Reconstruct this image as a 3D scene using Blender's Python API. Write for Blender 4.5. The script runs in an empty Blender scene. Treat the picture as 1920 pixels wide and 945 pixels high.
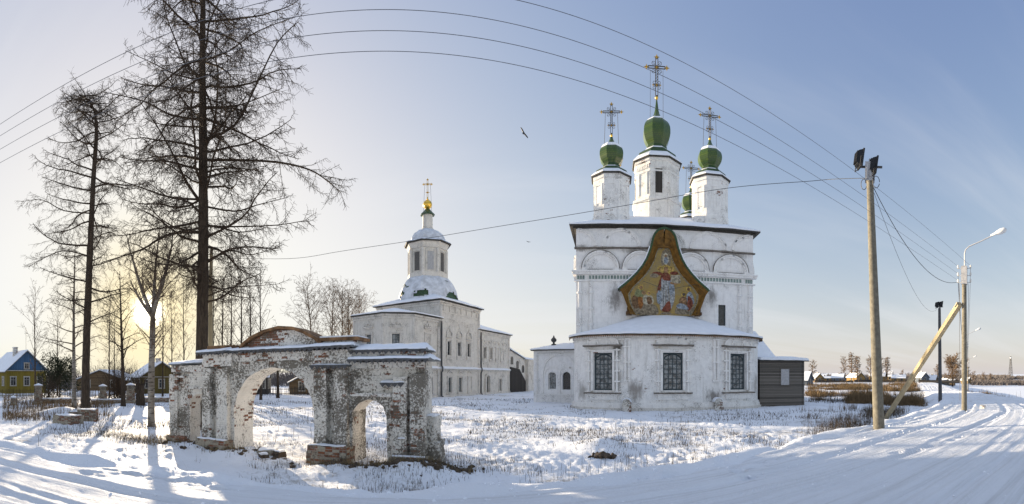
import bpy, bmesh, math, random
import numpy as np
from mathutils import Vector, Matrix, noise as mnoise
sc = bpy.context.scene
COL = sc.collection
PI = math.pi
R = math.radians
# ------------------------------------------------------------------ camera: a stitched cylindrical panorama
EYE = 3.0            # the camera stands on the raised road, 1.75 m above its snow
F = 855.0            # photograph pixels per radian
def az_of(px): return (px - 960.0) / F
def at(px, py, D):
    a = az_of(px)
    return Vector((D*math.sin(a), D*math.cos(a), EYE + D*(706.0-py)/F))
def ground_at(px, py, z=0.0):
    D = (EYE - z)*F/(py - 706.0)
    return at(px, py, D)
cam = bpy.data.cameras.new("camera"); camo = bpy.data.objects.new("camera", cam); COL.objects.link(camo)
cam.type = 'PANO'; cam.panorama_type = 'CENTRAL_CYLINDRICAL'
cam.central_cylindrical_range_u_min = -960/F; cam.central_cylindrical_range_u_max = 960/F
cam.central_cylindrical_range_v_min = -239/F; cam.central_cylindrical_range_v_max = 706/F
cam.central_cylindrical_radius = 1.0
camo.location = (0, 0, EYE); camo.rotation_euler = (R(90), 0, 0)
cam.clip_start = .05; cam.clip_end = 9000
sc.camera = camo
# ------------------------------------------------------------------ mesh builder
class MB:
    def __init__(s): s.v = []; s.f = []; s.m = []; s.M = None
    def add(s, vs, fs, m=0):
        b = len(s.v)
        if s.M is not None: vs = [tuple(s.M @ Vector(p)) for p in vs]
        s.v.extend(vs)
        for f in fs: s.f.append(tuple(i+b for i in f)); s.m.append(m)
    def box(s, x0, x1, y0, y1, z0, z1, m=0):
        s.add([(x0,y0,z0),(x1,y0,z0),(x1,y1,z0),(x0,y1,z0),(x0,y0,z1),(x1,y0,z1),(x1,y1,z1),(x0,y1,z1)],
              [(0,3,2,1),(4,5,6,7),(0,1,5,4),(1,2,6,5),(2,3,7,6),(3,0,4,7)], m)
    def prism(s, poly, z0, z1, m=0):            # plan polygon, counter-clockwise
        n = len(poly)
        s.add([(p[0],p[1],z0) for p in poly]+[(p[0],p[1],z1) for p in poly],
              [tuple(range(n-1,-1,-1)), tuple(range(n,2*n))]+[(i,(i+1)%n,n+(i+1)%n,n+i) for i in range(n)], m)
    def slab(s, poly, y0, y1, m=0):             # polygon in x-z, extruded along y (y0 front < y1 back); poly counter-clockwise seen from -y
        n = len(poly)
        s.add([(p[0],y0,p[1]) for p in poly]+[(p[0],y1,p[1]) for p in poly],
              [tuple(range(n)), tuple(range(2*n-1,n-1,-1))]+[(i,n+i,n+(i+1)%n,(i+1)%n) for i in range(n)], m)
    def lathe(s, prof, n=16, c=(0,0), ph=0, m=0, close=True):   # prof: (r, z) upward
        vs = []; k = len(prof)
        for (r, z) in prof:
            for i in range(n):
                a = ph + 2*PI*i/n
                vs.append((c[0]+r*math.cos(a), c[1]+r*math.sin(a), z))
        fs = [(j*n+i, j*n+(i+1)%n, (j+1)*n+(i+1)%n, (j+1)*n+i) for j in range(k-1) for i in range(n)]
        if close:
            fs.append(tuple(range(n-1,-1,-1))); fs.append(tuple((k-1)*n+i for i in range(n)))
        s.add(vs, fs, m)
    def tube(s, pts, rad, n=6, m=0, cap=True):
        k = len(pts)
        if not hasattr(rad, '__len__'): rad = [rad]*k
        vs = []; px = None
        cs = [(math.cos(2*PI*i/n), math.sin(2*PI*i/n)) for i in range(n)]
        for j in range(k):
            a = pts[max(j-1,0)]; b = pts[min(j+1,k-1)]
            tx,ty,tz = b[0]-a[0], b[1]-a[1], b[2]-a[2]
            l = math.sqrt(tx*tx+ty*ty+tz*tz) or 1; tx/=l; ty/=l; tz/=l
            if px is None:
                px = (0,0,1) if abs(tz) < .8 else (1,0,0)
            d = px[0]*tx+px[1]*ty+px[2]*tz
            ux,uy,uz = px[0]-d*tx, px[1]-d*ty, px[2]-d*tz
            l = math.sqrt(ux*ux+uy*uy+uz*uz) or 1; ux/=l; uy/=l; uz/=l
            px = (ux,uy,uz)
            wx,wy,wz = ty*uz-tz*uy, tz*ux-tx*uz, tx*uy-ty*ux
            r = rad[j]; p = pts[j]
            for (c, q) in cs:
                c *= r; q *= r
                vs.append((p[0]+c*ux+q*wx, p[1]+c*uy+q*wy, p[2]+c*uz+q*wz))
        fs = [(j*n+i, j*n+(i+1)%n, (j+1)*n+(i+1)%n, (j+1)*n+i) for j in range(k-1) for i in range(n)]
        if cap:
            fs.append(tuple(range(n-1,-1,-1))); fs.append(tuple((k-1)*n+i for i in range(n)))
        s.add(vs, fs, m)
    def build(s, name, mats, parent=None, smooth=None, rough=None):
        me = bpy.data.meshes.new(name)
        me.from_pydata(s.v, [], s.f)
        if not isinstance(mats, (list, tuple)): mats = [mats]
        for q in mats: me.materials.append(q)
        if len(mats) > 1: me.polygons.foreach_set('material_index', s.m)
        if rough:
            bm = bmesh.new(); bm.from_mesh(me)
            bmesh.ops.remove_doubles(bm, verts=bm.verts, dist=.0005)
            roughen(bm, *rough); bm.to_mesh(me); bm.free()
        if smooth is not None:
            me.shade_smooth()
            if smooth < 179: me.set_sharp_from_angle(angle=R(smooth))
        me.update()
        o = bpy.data.objects.new(name, me); COL.objects.link(o)
        if parent is not None: o.parent = parent
        return o
def roughen(bm, maxlen, amp, scale, seed=0.0):
    for _ in range(7):
        es = [e for e in bm.edges if e.calc_length() > maxlen]
        if not es: break
        bmesh.ops.subdivide_edges(bm, edges=es, cuts=1, use_grid_fill=True)
    bmesh.ops.triangulate(bm, faces=[f for f in bm.faces if len(f.verts) > 4])
    for v in bm.verts:
        p = v.co*scale + Vector((seed, seed*1.7, 3.1))
        d = mnoise.noise_vector(p) + .6*mnoise.noise_vector(p*2.7)
        v.co += d*amp
def thing(name, label, cat, loc=(0,0,0), rotz=0, group=None):
    o = bpy.data.objects.new(name, None); COL.objects.link(o)
    o.location = loc; o.rotation_euler = (0,0,rotz); o.empty_display_size = .3
    o['label'] = label; o['category'] = cat
    if group: o['group'] = group
    return o
def tag(o, label=None, cat=None, group=None, kind=None):
    if label: o['label'] = label
    if cat: o['category'] = cat
    if group: o['group'] = group
    if kind: o['kind'] = kind
    return o
def dup(root, loc, rotz, label, group=None, scale=None):
    def cp(o, parent):
        c = o.copy(); COL.objects.link(c)
        c.parent = parent
        for ch in o.children: cp(ch, c)
        return c
    r = cp(root, None); r.location = loc; r.rotation_euler = (0,0,rotz); r['label'] = label
    if group: r['group'] = group
    if scale: r.scale = scale if hasattr(scale,'__len__') else (scale,)*3
    return r
# ------------------------------------------------------------------ materials
def nd(nt, typ, ins=None, **props):
    n = nt.nodes.new(typ)
    for k, v in props.items(): setattr(n, k, v)
    for k, v in (ins or {}).items():
        s = n.inputs[k]
        if isinstance(v, bpy.types.NodeSocket): nt.links.new(v, s)
        else:
            try: s.default_value = v
            except Exception: s.default_value = (*v, 1.0)
    return n
def newmat(name):
    m = bpy.data.materials.new(name); m.use_nodes = True
    nt = m.node_tree
    b = nt.nodes['Principled BSDF']
    return m, nt, b
def math_(nt, op, a, b=0.0, clamp=False):
    return nd(nt, 'ShaderNodeMath', {0: a, 1: b}, operation=op, use_clamp=clamp).outputs[0]
def mixc(nt, f, a, b):
    n = nt.nodes.new('ShaderNodeMix'); n.data_type = 'RGBA'
    for s, v in ((n.inputs[0], f), (n.inputs[6], a), (n.inputs[7], b)):
        if isinstance(v, bpy.types.NodeSocket): nt.links.new(v, s)
        else: s.default_value = v if not hasattr(v,'__len__') or len(v)==4 else (*v, 1)
    return n.outputs[2]
def step(nt, v, a, b):
    return nd(nt, 'ShaderNodeMapRange', {0: v, 1: a, 2: b}, interpolation_type='SMOOTHSTEP').outputs[0]
def nz(nt, vec, scale, det=6, rough=.6, dist=0.0):
    return nd(nt, 'ShaderNodeTexNoise', {'Vector': vec, 'Scale': scale, 'Detail': det, 'Roughness': rough, 'Distortion': dist}).outputs[0]
def mapv(nt, vec, loc=(0,0,0), scale=(1,1,1), rot=(0,0,0)):
    return nd(nt, 'ShaderNodeMapping', {0: vec, 'Location': loc, 'Scale': scale, 'Rotation': rot}).outputs[0]
def bump(nt, b, h, strength=.5, dist=.02):
    n = nd(nt, 'ShaderNodeBump', {'Height': h, 'Strength': strength, 'Distance': dist})
    nt.links.new(n.outputs[0], b.inputs['Normal'])
def plain(name, col, rough=.7, var=.25, scale=6.0, metal=0.0, bmp=.25, spec=.3, stretch=(1,1,1)):
    m, nt, b = newmat(name)
    co = nd(nt, 'ShaderNodeTexCoord').outputs['Object']
    v = mapv(nt, co, scale=stretch)
    n1 = nz(nt, v, scale, 6, .65)
    lo = tuple(c*(1-var) for c in col); hi = tuple(min(1, c*(1+var)) for c in col)
    nt.links.new(mixc(nt, step(nt, n1, .3, .7), lo, hi), b.inputs['Base Color'])
    b.inputs['Roughness'].default_value = rough; b.inputs['Metallic'].default_value = metal
    b.inputs['Specular IOR Level'].default_value = spec
    if bmp: bump(nt, b, nz(nt, v, scale*4, 4, .6), bmp, .02)
    return m
def whitewash(name, white=(.74,.72,.68), brick_lo=.62, brick_w=.06, lichen=.55, lich_amt=.8, streak=.5, seed=0.0, brick_gain=.22, fine=22.0, course=0.0, stains=(), spread=.55):
    """old lime plaster flaking off red brick, with grey-black lichen and rain streaks"""
    m, nt, b = newmat(name)
    co = nd(nt, 'ShaderNodeTexCoord').outputs['Object']
    co = mapv(nt, co, loc=(seed, seed*.7, seed*.0))
    sx = nd(nt, 'ShaderNodeSeparateXYZ', {0: co})
    u = math_(nt, 'ADD', sx.outputs[0], sx.outputs[1])
    uv = nd(nt, 'ShaderNodeCombineXYZ', {0: u, 1: sx.outputs[2]}).outputs[0]
    br = nd(nt, 'ShaderNodeTexBrick', {'Vector': uv, 'Color1': (.30,.105,.05,1), 'Color2': (.19,.075,.045,1), 'Mortar': (.36,.32,.27,1),
        'Scale': 1.0, 'Mortar Size': .011, 'Mortar Smooth': .3, 'Bias': .0, 'Brick Width': .28, 'Row Height': .092})
    snap = nd(nt, 'ShaderNodeVectorMath', {0: uv, 1: (.28,.092,1)}, operation='SNAP').outputs[0]
    cell = nd(nt, 'ShaderNodeTexWhiteNoise', {'Vector': snap}, noise_dimensions='2D').outputs[0]
    low = nz(nt, co, .55, 7, .68)
    sm = math_(nt, 'ADD', low, math_(nt, 'MULTIPLY', math_(nt, 'SUBTRACT', cell, .5), brick_gain))
    sm = math_(nt, 'ADD', sm, math_(nt, 'MULTIPLY', math_(nt, 'SUBTRACT', nz(nt, co, 9, 4, .6), .5), .22))
    bm = step(nt, sm, brick_lo, brick_lo+brick_w)
    # lichen speckle
    mid = nz(nt, mapv(nt, co, loc=(7,3,1)), .8, 5, .6)
    hi = nz(nt, mapv(nt, co, loc=(2,9,4)), fine, 6, .75)
    li = math_(nt, 'ADD', hi, math_(nt, 'MULTIPLY', math_(nt, 'SUBTRACT', mid, .5), spread))
    lm = math_(nt, 'MULTIPLY', step(nt, li, lichen, lichen+.07), lich_amt)
    # rain streaks and grime
    st = nz(nt, mapv(nt, co, scale=(2.6,2.6,.18)), 1.6, 6, .65)
    sk = math_(nt, 'MULTIPLY', step(nt, st, .5, .78), streak)
    tone = nz(nt, co, 2.3, 6, .6)
    w0 = mixc(nt, step(nt, tone, .32, .68), tuple(c*.90 for c in white), white)
    gr = tuple(white[i]*k for i, k in ((0,.40),(1,.38),(2,.345)))
    c1 = mixc(nt, sk, w0, gr)
    if course:
        jn = math_(nt, 'MULTIPLY', math_(nt, 'MULTIPLY', br.outputs[1], step(nt, nz(nt, co, 1.7, 5, .7), .42, .68)), course)
        c1 = mixc(nt, jn, c1, (.10,.09,.08))
    for (tx_, tz_, rx_, rz_, k_, tc_) in stains:      # damp and mould with outlines of their own
        ex = math_(nt, 'DIVIDE', math_(nt, 'SUBTRACT', sx.outputs[0], tx_+seed), rx_); ez = math_(nt, 'DIVIDE', math_(nt, 'SUBTRACT', sx.outputs[2], tz_), rz_)
        rr_ = math_(nt, 'SQRT', math_(nt, 'ADD', math_(nt, 'MULTIPLY', ex, ex), math_(nt, 'MULTIPLY', ez, ez)))
        rr_ = math_(nt, 'ADD', rr_, math_(nt, 'MULTIPLY', math_(nt, 'SUBTRACT', nz(nt, mapv(nt, co, scale=(1.6,1.6,.7)), 1.6, 6, .7), .5), 2.2))
        c1 = mixc(nt, math_(nt, 'MULTIPLY', step(nt, rr_, 1.05, .15), k_), c1, tc_)
    c2 = mixc(nt, bm, c1, mixc(nt, step(nt, nz(nt, co, 5, 4, .6), .35, .75), br.outputs[0], (.13,.075,.05)))
    c3 = mixc(nt, lm, c2, mixc(nt, hi, (.045,.041,.034), (.20,.175,.14)))
    nt.links.new(c3, b.inputs['Base Color'])
    b.inputs['Roughness'].default_value = .92; b.inputs['Specular IOR Level'].default_value = .15
    h = math_(nt, 'SUBTRACT', math_(nt, 'MULTIPLY', hi, .5), math_(nt, 'MULTIPLY', bm, math_(nt, 'ADD', .5, math_(nt, 'MULTIPLY', br.outputs[1], .5))))
    h = math_(nt, 'ADD', h, math_(nt, 'MULTIPLY', tone, .6))
    bump(nt, b, h, .7, .03)
    return m
def planks(name, col, pitch=.17, axis='z', var=.45):
    m, nt, b = newmat(name)
    co = nd(nt, 'ShaderNodeTexCoord').outputs['Object']
    sx = nd(nt, 'ShaderNodeSeparateXYZ', {0: co})
    if axis == 'z': k = sx.outputs[2]; stv = (.4,.4,9)
    else: k = math_(nt, 'ADD', sx.outputs[0], sx.outputs[1]); stv = (9,9,.4)
    q = math_(nt, 'DIVIDE', k, pitch)
    fl = math_(nt, 'FLOOR', q); fr = math_(nt, 'FRACT', q)
    rnd = nd(nt, 'ShaderNodeTexWhiteNoise', {'W': fl}, noise_dimensions='1D').outputs[0]
    gap = math_(nt, 'LESS_THAN', fr, .09)
    g = nz(nt, mapv(nt, co, scale=stv), 2.0, 6, .7)
    a = mixc(nt, math_(nt, 'ADD', math_(nt, 'MULTIPLY', rnd, .55), math_(nt, 'MULTIPLY', g, .45)), tuple(c*(1-var) for c in col), tuple(c*(1+var) for c in col))
    nt.links.new(mixc(nt, gap, a, tuple(c*.18 for c in col)), b.inputs['Base Color'])
    b.inputs['Roughness'].default_value = .85; b.inputs['Specular IOR Level'].default_value = .15
    bump(nt, b, math_(nt, 'SUBTRACT', g, gap), .5, .02)
    return m
def snowmat(name, col=(.775,.80,.85), patch=0.0, roadlike=False):
    m, nt, b = newmat(name)
    geo = nd(nt, 'ShaderNodeNewGeometry').outputs['Position']
    n1 = nz(nt, geo, .35, 5, .6); n2 = nz(nt, geo, 6.0, 10, .75)
    c = mixc(nt, step(nt, n1, .3, .7), tuple(x*.95 for x in col), col)
    if roadlike:
        uv = nd(nt, 'ShaderNodeUVMap').outputs[0]
        su = nd(nt, 'ShaderNodeSeparateXYZ', {0: uv})
        band_ = step(nt, nz(nt, mapv(nt, uv, scale=(.03,1.1,1)), 1.0, 2, .5), .54, .60)
        chev = math_(nt, 'ADD', math_(nt, 'MULTIPLY', su.outputs[0], 48.0), math_(nt, 'MULTIPLY', math_(nt, 'PINGPONG', su.outputs[1], .11), 60.0))
        tread = math_(nt, 'MULTIPLY', math_(nt, 'SINE', chev), math_(nt, 'MULTIPLY', band_, step(nt, nz(nt, mapv(nt, uv, scale=(.5,.8,1)), 1.0, 3, .6), .35, .6)))
        s1 = nz(nt, mapv(nt, uv, scale=(.16,7.5,1)), 1.0, 7, .65)
        c = mixc(nt, step(nt, s1, .42, .75), c, tuple(x*.80 for x in (col[0]*.98, col[1]*.97, col[2]*.95)))
        bump(nt, b, math_(nt, 'ADD', math_(nt, 'ADD', math_(nt, 'MULTIPLY', s1, 1.0), math_(nt, 'MULTIPLY', n2, 1.3)), math_(nt, 'MULTIPLY', tread, .16)), .85, .055)
    else:
        if patch:
            z = nd(nt, 'ShaderNodeSeparateXYZ', {0: geo}).outputs[2]
            low = math_(nt, 'SUBTRACT', 1.0, step(nt, z, .75, 1.05))
            p1 = nz(nt, mapv(nt, geo, scale=(1,1,1)), .22, 4, .6); p2 = nz(nt, geo, 2.4, 8, .78)
            p = math_(nt, 'ADD', math_(nt, 'MULTIPLY', p1, .8), math_(nt, 'MULTIPLY', p2, .8))
            pm = math_(nt, 'MULTIPLY', math_(nt, 'MULTIPLY', step(nt, p, .83, 1.0), low), patch)
            c = mixc(nt, pm, c, mixc(nt, n2, (.13,.10,.065), (.36,.32,.26)))
        bump(nt, b, math_(nt, 'ADD', math_(nt, 'MULTIPLY', n2, 1.0), math_(nt, 'MULTIPLY', nz(nt, geo, 1.3, 6, .6), .8)), .75, .08)
    nt.links.new(c, b.inputs['Base Color'])
    b.inputs['Roughness'].default_value = .75; b.inputs['Specular IOR Level'].default_value = .2
    return m
M = {}
M['ground'] = snowmat('snow_ground', patch=.7)
M['road'] = snowmat('snow_road', (.765,.79,.84), roadlike=True)
M['snow'] = plain('snow_roof', (.785,.81,.86), .75, .04, 1.5, bmp=.3, spec=.2)
M['white'] = whitewash('church_whitewash', (.87,.86,.845), .72, .04, .60, .75, .42, 0.0, .20, 16.0, course=.12, stains=[(-5.2,10.9,.8,1.9,.75,(.13,.115,.10)),(4.7,11.3,.7,1.3,.75,(.13,.115,.10)),(-8.6,15.9,.9,.5,.6,(.16,.14,.12)),(2.0,15.6,2.2,.35,.6,(.16,.14,.12)),(7.2,15.5,1.6,.4,.6,(.16,.14,.12)),(-3.5,15.6,1.5,.4,.6,(.16,.14,.12))])
M['white_apse'] = whitewash('apse_whitewash', (.86,.85,.83), .70, .04, .585, .8, .46, 3.3, .20, 16.0, course=.34, stains=[(-5.0,5.5,.55,1.1,.85,(.10,.09,.075)),(-.9,6.2,.9,.9,.6,(.40,.32,.18)),(-3.3,1.7,.9,1.3,.75,(.17,.14,.115)),(3.9,1.1,1.0,1.0,.8,(.13,.115,.10)),(-8.3,1.6,.7,1.0,.6,(.17,.15,.12)),(8.4,2.2,.6,1.4,.5,(.2,.18,.15)),(-4.9,2.6,.4,1.2,.5,(.2,.17,.14))])
M['drum'] = whitewash('drum_whitewash', (.84,.83,.80), .66, .04, .575, .8, .45, 5.0, .18, 16.0, course=.28)
M['trim'] = whitewash('trim_whitewash', (.85,.835,.81), .71, .04, .585, .85, .42, 9.0, .14, 16.0, course=.05)
M['grey'] = whitewash('winter_church_whitewash', (.69,.66,.605), .69, .05, .575, .8, .65, 11.0, .16, 13.0, course=.30)
M['greytrim'] = whitewash('winter_church_trim', (.68,.65,.60), .70, .05, .565, .8, .65, 14.0, .14, 13.0, course=.1)
M['gate'] = whitewash('gate_plaster', (.69,.66,.60), .59, .03, .478, .92, .6, 20.3, .14, 13.0, course=.4, spread=.75)
M['gatetop'] = whitewash('gate_top_plaster', (.74,.715,.665), .56, .03, .52, .88, .38, 24.7, .22, 12.0, course=.3)
M['gatebase'] = whitewash('gate_mossy_brick', (.36,.32,.25), .52, .10, .50, .85, .6, 31.0, .30, 12.0, course=.4)
M['reveal'] = whitewash('gate_reveal_plaster', (.80,.765,.70), .61, .04, .56, .85, .40, 33.0, .22, 12.0, course=.2)
M['ledge'] = plain('dirty_ledge', (.16,.14,.12), .9, .5, 8)
M['eave'] = plain('dark_eave_board', (.055,.05,.042), .8, .4, 5)
M['tin'] = plain('weathered_tin', (.15,.16,.165), .55, .35, 3, metal=.35)
M['rust'] = plain('rusty_ochre_tin', (.18,.10,.048), .85, .6, 2.6)
def domemat():
    m, nt, b = newmat('green_dome_tiles')
    co = nd(nt, 'ShaderNodeTexCoord').outputs['Object']
    sx = nd(nt, 'ShaderNodeSeparateXYZ', {0: co}); u = math_(nt, 'ADD', sx.outputs[0], sx.outputs[1])
    uv = nd(nt, 'ShaderNodeCombineXYZ', {0: u, 1: sx.outputs[2]}).outputs[0]
    br = nd(nt, 'ShaderNodeTexBrick', {'Vector': uv, 'Color1': (.066,.112,.009,1), 'Color2': (.032,.074,.008,1), 'Mortar': (.018,.035,.008,1), 'Scale': 1, 'Mortar Size': .018, 'Brick Width': .26, 'Row Height': .20})
    n = nz(nt, co, 1.3, 5, .6)
    nt.links.new(mixc(nt, step(nt, n, .42, .72), br.outputs[0], (.030,.072,.010)), b.inputs['Base Color'])
    b.inputs['Roughness'].default_value = .28; b.inputs['Specular IOR Level'].default_value = .55
    bump(nt, b, br.outputs[1], -.3, .03); return m
M['bulb'] = domemat()
M['bulbdark'] = plain('green_neck_paint', (.022,.058,.016), .45, .5, 5, bmp=.1, spec=.5)
M['gold'] = plain('gold_leaf', (.80,.50,.09), .28, .12, 5, metal=1, bmp=0)
M['goldstar'] = plain('tarnished_gilding', (.48,.30,.06), .4, .3, 9, metal=.85, bmp=0)
M['iron'] = plain('wrought_iron', (.07,.068,.066), .6, .3, 9)
M['winframe'] = plain('blue_grey_window_frame', (.045,.062,.070), .65, .35, 7)
M['bark'] = plain('larch_bark', (.055,.040,.028), .95, .45, 9, bmp=.9, stretch=(1,1,.25))
M['twig'] = plain('twig_bark', (.050,.034,.022), .95, .35, 6, bmp=0)
M['paletwig'] = plain('birch_twig_bark', (.12,.085,.06), .95, .35, 6, bmp=0)
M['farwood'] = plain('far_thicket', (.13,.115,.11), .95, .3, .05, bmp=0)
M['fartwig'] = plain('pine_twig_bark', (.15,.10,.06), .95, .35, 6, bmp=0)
M['concrete'] = plain('concrete_pole', (.155,.142,.112), .9, .25, 7)
M['palepost'] = plain('pale_timber', (.36,.30,.19), .85, .2, 3, bmp=.05, stretch=(1,1,.2))
M['darkpost'] = plain('dark_steel_post', (.075,.075,.078), .7, .25, 6)
M['wood'] = planks('grey_weathered_boards', (.150,.135,.118), .17, 'z', .6)
M['wood2'] = planks('dark_fence_boards', (.052,.047,.043), .2, 'x')
M['brownwood'] = planks('brown_log_wall', (.13,.092,.055), .22)
M['yellow'] = planks('yellow_board_wall', (.20,.155,.032), .14, 'x', .3)
M['blue'] = planks('blue_board_gable', (.06,.125,.23), .13, 'x', .25)
M['olive'] = planks('olive_board_wall', (.115,.092,.035), .16, 'x', .3)
M['ochre'] = plain('ochre_board', (.165,.082,.013), .6, .4, 2.5)
M['ochredk'] = plain('brown_board', (.10,.05,.016), .65, .4, 3.5)
M['sheet'] = plain('galvanised_sheet', (.40,.40,.41), .5, .15, 4, metal=.3)
M['black'] = plain('black_housing', (.012,.013,.016), .5, .3, 6)
M['lamp'] = plain('lamp_housing', (.62,.63,.64), .4, .1, 6)
M['wire'] = plain('wire_sheath', (.11,.115,.13), .7, .2, 3, bmp=0)
M['porcelain'] = plain('white_porcelain', (.65,.64,.6), .3, .1, 6, bmp=0)
M['feather'] = plain('black_feather', (.018,.018,.02), .6, .3, 12)
M['tile'] = plain('green_frieze_tile', (.20,.27,.25), .4, .35, 3)
M['straw'] = plain('dry_grass_stalk', (.20,.145,.07), .95, .45, 2.0, bmp=0)
M['reed'] = plain('brown_reed', (.17,.115,.06), .95, .45, .5, bmp=0)
M['weed'] = plain('dead_weed_stalk', (.085,.065,.045), .95, .4, 2.0, bmp=0)
M['needles'] = plain('dark_evergreen', (.035,.042,.022), .9, .45, 2.0, bmp=0)
M['clod'] = plain('frozen_earth', (.075,.056,.04), .95, .45, 7, bmp=.8)
def glassmat(name, col, rough=.12):
    m, nt, b = newmat(name)
    co = nd(nt, 'ShaderNodeTexCoord').outputs['Object']
    nt.links.new(mixc(nt, step(nt, nz(nt, co, 2.6, 4, .7), .36, .64), tuple(c*.30 for c in col), tuple(c*1.35 for c in col)), b.inputs['Base Color'])
    b.inputs['Roughness'].default_value = rough; b.inputs['Specular IOR Level'].default_value = .6
    bump(nt, b, nz(nt, co, 2.5, 2, .5), .12, .05)
    return m
M['glass'] = glassmat('sky_pale_glass', (.20,.215,.22), .25)  # pale base colour stands in for the sky reflected in the panes
M['glassdk'] = glassmat('dark_glass', (.025,.028,.032))
M['floodglass'] = glassmat('floodlight_glass', (.02,.035,.075), .08)
def birchmat():
    m, nt, b = newmat('birch_bark')
    co = nd(nt, 'ShaderNodeTexCoord').outputs['Object']
    a = nz(nt, mapv(nt, co, scale=(1,1,5)), 2.2, 6, .7)
    c = mixc(nt, step(nt, a, .50, .60), (.27,.245,.21), (.04,.034,.028))
    l = nz(nt, mapv(nt, co, scale=(1,1,.7)), .5, 3, .6)
    c = mixc(nt, step(nt, l, .42, .60), c, (.10,.075,.052))
    nt.links.new(c, b.inputs['Base Color']); b.inputs['Roughness'].default_value = .9
    bump(nt, b, a, .5, .03)
    return m
M['birch'] = birchmat()
M['trimboard'] = plain('grey_window_trim', (.34,.325,.29), .8, .2, 5)
M['frost'] = plain('frosted_tin_and_thin_snow', (.56,.59,.64), .6, .22, 1.1)
EXPO = 1.5
# ------------------------------------------------------------------ light and sky
SUN_AZ, SUN_EL = -45.7, 8.0
sun_dir = Vector((math.sin(R(SUN_AZ))*math.cos(R(SUN_EL)), math.cos(R(SUN_AZ))*math.cos(R(SUN_EL)), math.sin(R(SUN_EL))))
sl = bpy.data.lights.new('sun', 'SUN'); sl.energy = 5.0; sl.angle = R(.5); sl.color = (1.0, .82, .58)
so = bpy.data.objects.new('sun', sl); COL.objects.link(so)
so.rotation_euler = (-sun_dir).to_track_quat('-Z', 'Y').to_euler()
W = bpy.data.worlds.new('World'); sc.world = W; W.use_nodes = True
nt = W.node_tree
bg = nt.nodes['Background']
sky = nd(nt, 'ShaderNodeTexSky', sky_type='NISHITA', sun_disc=False, sun_elevation=R(SUN_EL), sun_rotation=R(SUN_AZ), altitude=100, air_density=1.0, dust_density=1.2, ozone_density=2.5)
gen = nd(nt, 'ShaderNodeTexCoord').outputs['Generated']
dirn = nd(nt, 'ShaderNodeVectorMath', {0: gen}, operation='NORMALIZE').outputs[0]
dot = nd(nt, 'ShaderNodeVectorMath', {0: dirn, 1: tuple(sun_dir)}, operation='DOT_PRODUCT').outputs['Value']
dot = math_(nt, 'MAXIMUM', dot, 0.0)
# thin high cirrus, stretched along the wind, lit by the same sky
sp = nd(nt, 'ShaderNodeSeparateXYZ', {0: dirn})
den = math_(nt, 'ADD', math_(nt, 'MAXIMUM', sp.outputs[2], 0.0), .12)
cu = nd(nt, 'ShaderNodeCombineXYZ', {0: math_(nt, 'DIVIDE', sp.outputs[0], den), 1: math_(nt, 'DIVIDE', sp.outputs[1], den)}).outputs[0]
cv = mapv(nt, cu, rot=(0,0,R(28)), scale=(.16,.75,1))
ci = nz(nt, cv, 1.0, 6, .55, .5)
cim = math_(nt, 'MULTIPLY', step(nt, ci, .44, .70), .72)
def vlin(c, f): return nd(nt, 'ShaderNodeVectorMath', {0: c, 3: f}, operation='SCALE').outputs[0]
def vadd(a, b_): return nd(nt, 'ShaderNodeVectorMath', {0: a, 1: b_}, operation='ADD').outputs[0]
# each sky channel is squeezed into a far narrower range than a clear sky's
srgb = nd(nt, 'ShaderNodeSeparateColor', {0: sky.outputs[0]})
def squeeze(v, A_, B_, p_):
    c = math_(nt, 'POWER', v, p_)
    return math_(nt, 'MULTIPLY', math_(nt, 'DIVIDE', c, math_(nt, 'ADD', c, B_)), A_)
cr_ = squeeze(srgb.outputs[0], 1.0, 1.0, 1.4); cg_ = squeeze(srgb.outputs[1], 1.04, 1.65, 1.4); cb_ = squeeze(srgb.outputs[2], 1.15, 1.64, 1.0)
base = nd(nt, 'ShaderNodeCombineXYZ', {0: cr_, 1: cg_, 2: cb_}).outputs[0]
up_ = math_(nt, 'SUBTRACT', 1.0, math_(nt, 'MINIMUM', math_(nt, 'ABSOLUTE', sp.outputs[2]), 1.0))
hz = math_(nt, 'MULTIPLY', math_(nt, 'POWER', up_, 15.0), .88)
hcol = vadd((.71,.70,.725), vlin((.30,.20,-.16), math_(nt, 'POWER', dot, 4.0)))
def vmix(f, a_, b_):
    return vadd(vlin(a_, math_(nt, 'SUBTRACT', 1.0, f)), vlin(b_, f))
base = vmix(hz, base, hcol)
base = vmix(math_(nt, 'MULTIPLY', cim, .55), base, (.86,.87,.90))
base = vmix(math_(nt, 'MULTIPLY', math_(nt, 'POWER', dot, 9.0), .55), base, (.985,.965,.915))
base = vmix(math_(nt, 'MULTIPLY', math_(nt, 'POWER', dot, 75.0), .80), base, (1.12,.90,.42))
base = vadd(base, vlin((1.0,.93,.74), math_(nt, 'ADD', math_(nt, 'MULTIPLY', math_(nt, 'POWER', dot, 6000.0), 16.0), math_(nt, 'MULTIPLY', math_(nt, 'POWER', dot, 700.0), .30))))
# made-up bright veil overhead, out of view, added to lift the shaded snow and walls
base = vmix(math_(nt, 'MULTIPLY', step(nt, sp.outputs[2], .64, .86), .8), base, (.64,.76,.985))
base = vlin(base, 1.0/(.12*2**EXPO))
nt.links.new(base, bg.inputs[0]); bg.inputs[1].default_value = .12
sc.view_settings.view_transform = 'Standard'; sc.view_settings.look = 'None'
sc.view_settings.exposure = EXPO; sc.view_settings.gamma = 1.0
sc.cycles.max_bounces = 5; sc.cycles.diffuse_bounces = 4; sc.cycles.glossy_bounces = 3
sc.cycles.use_adaptive_sampling = True; sc.cycles.use_denoising = True
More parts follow.
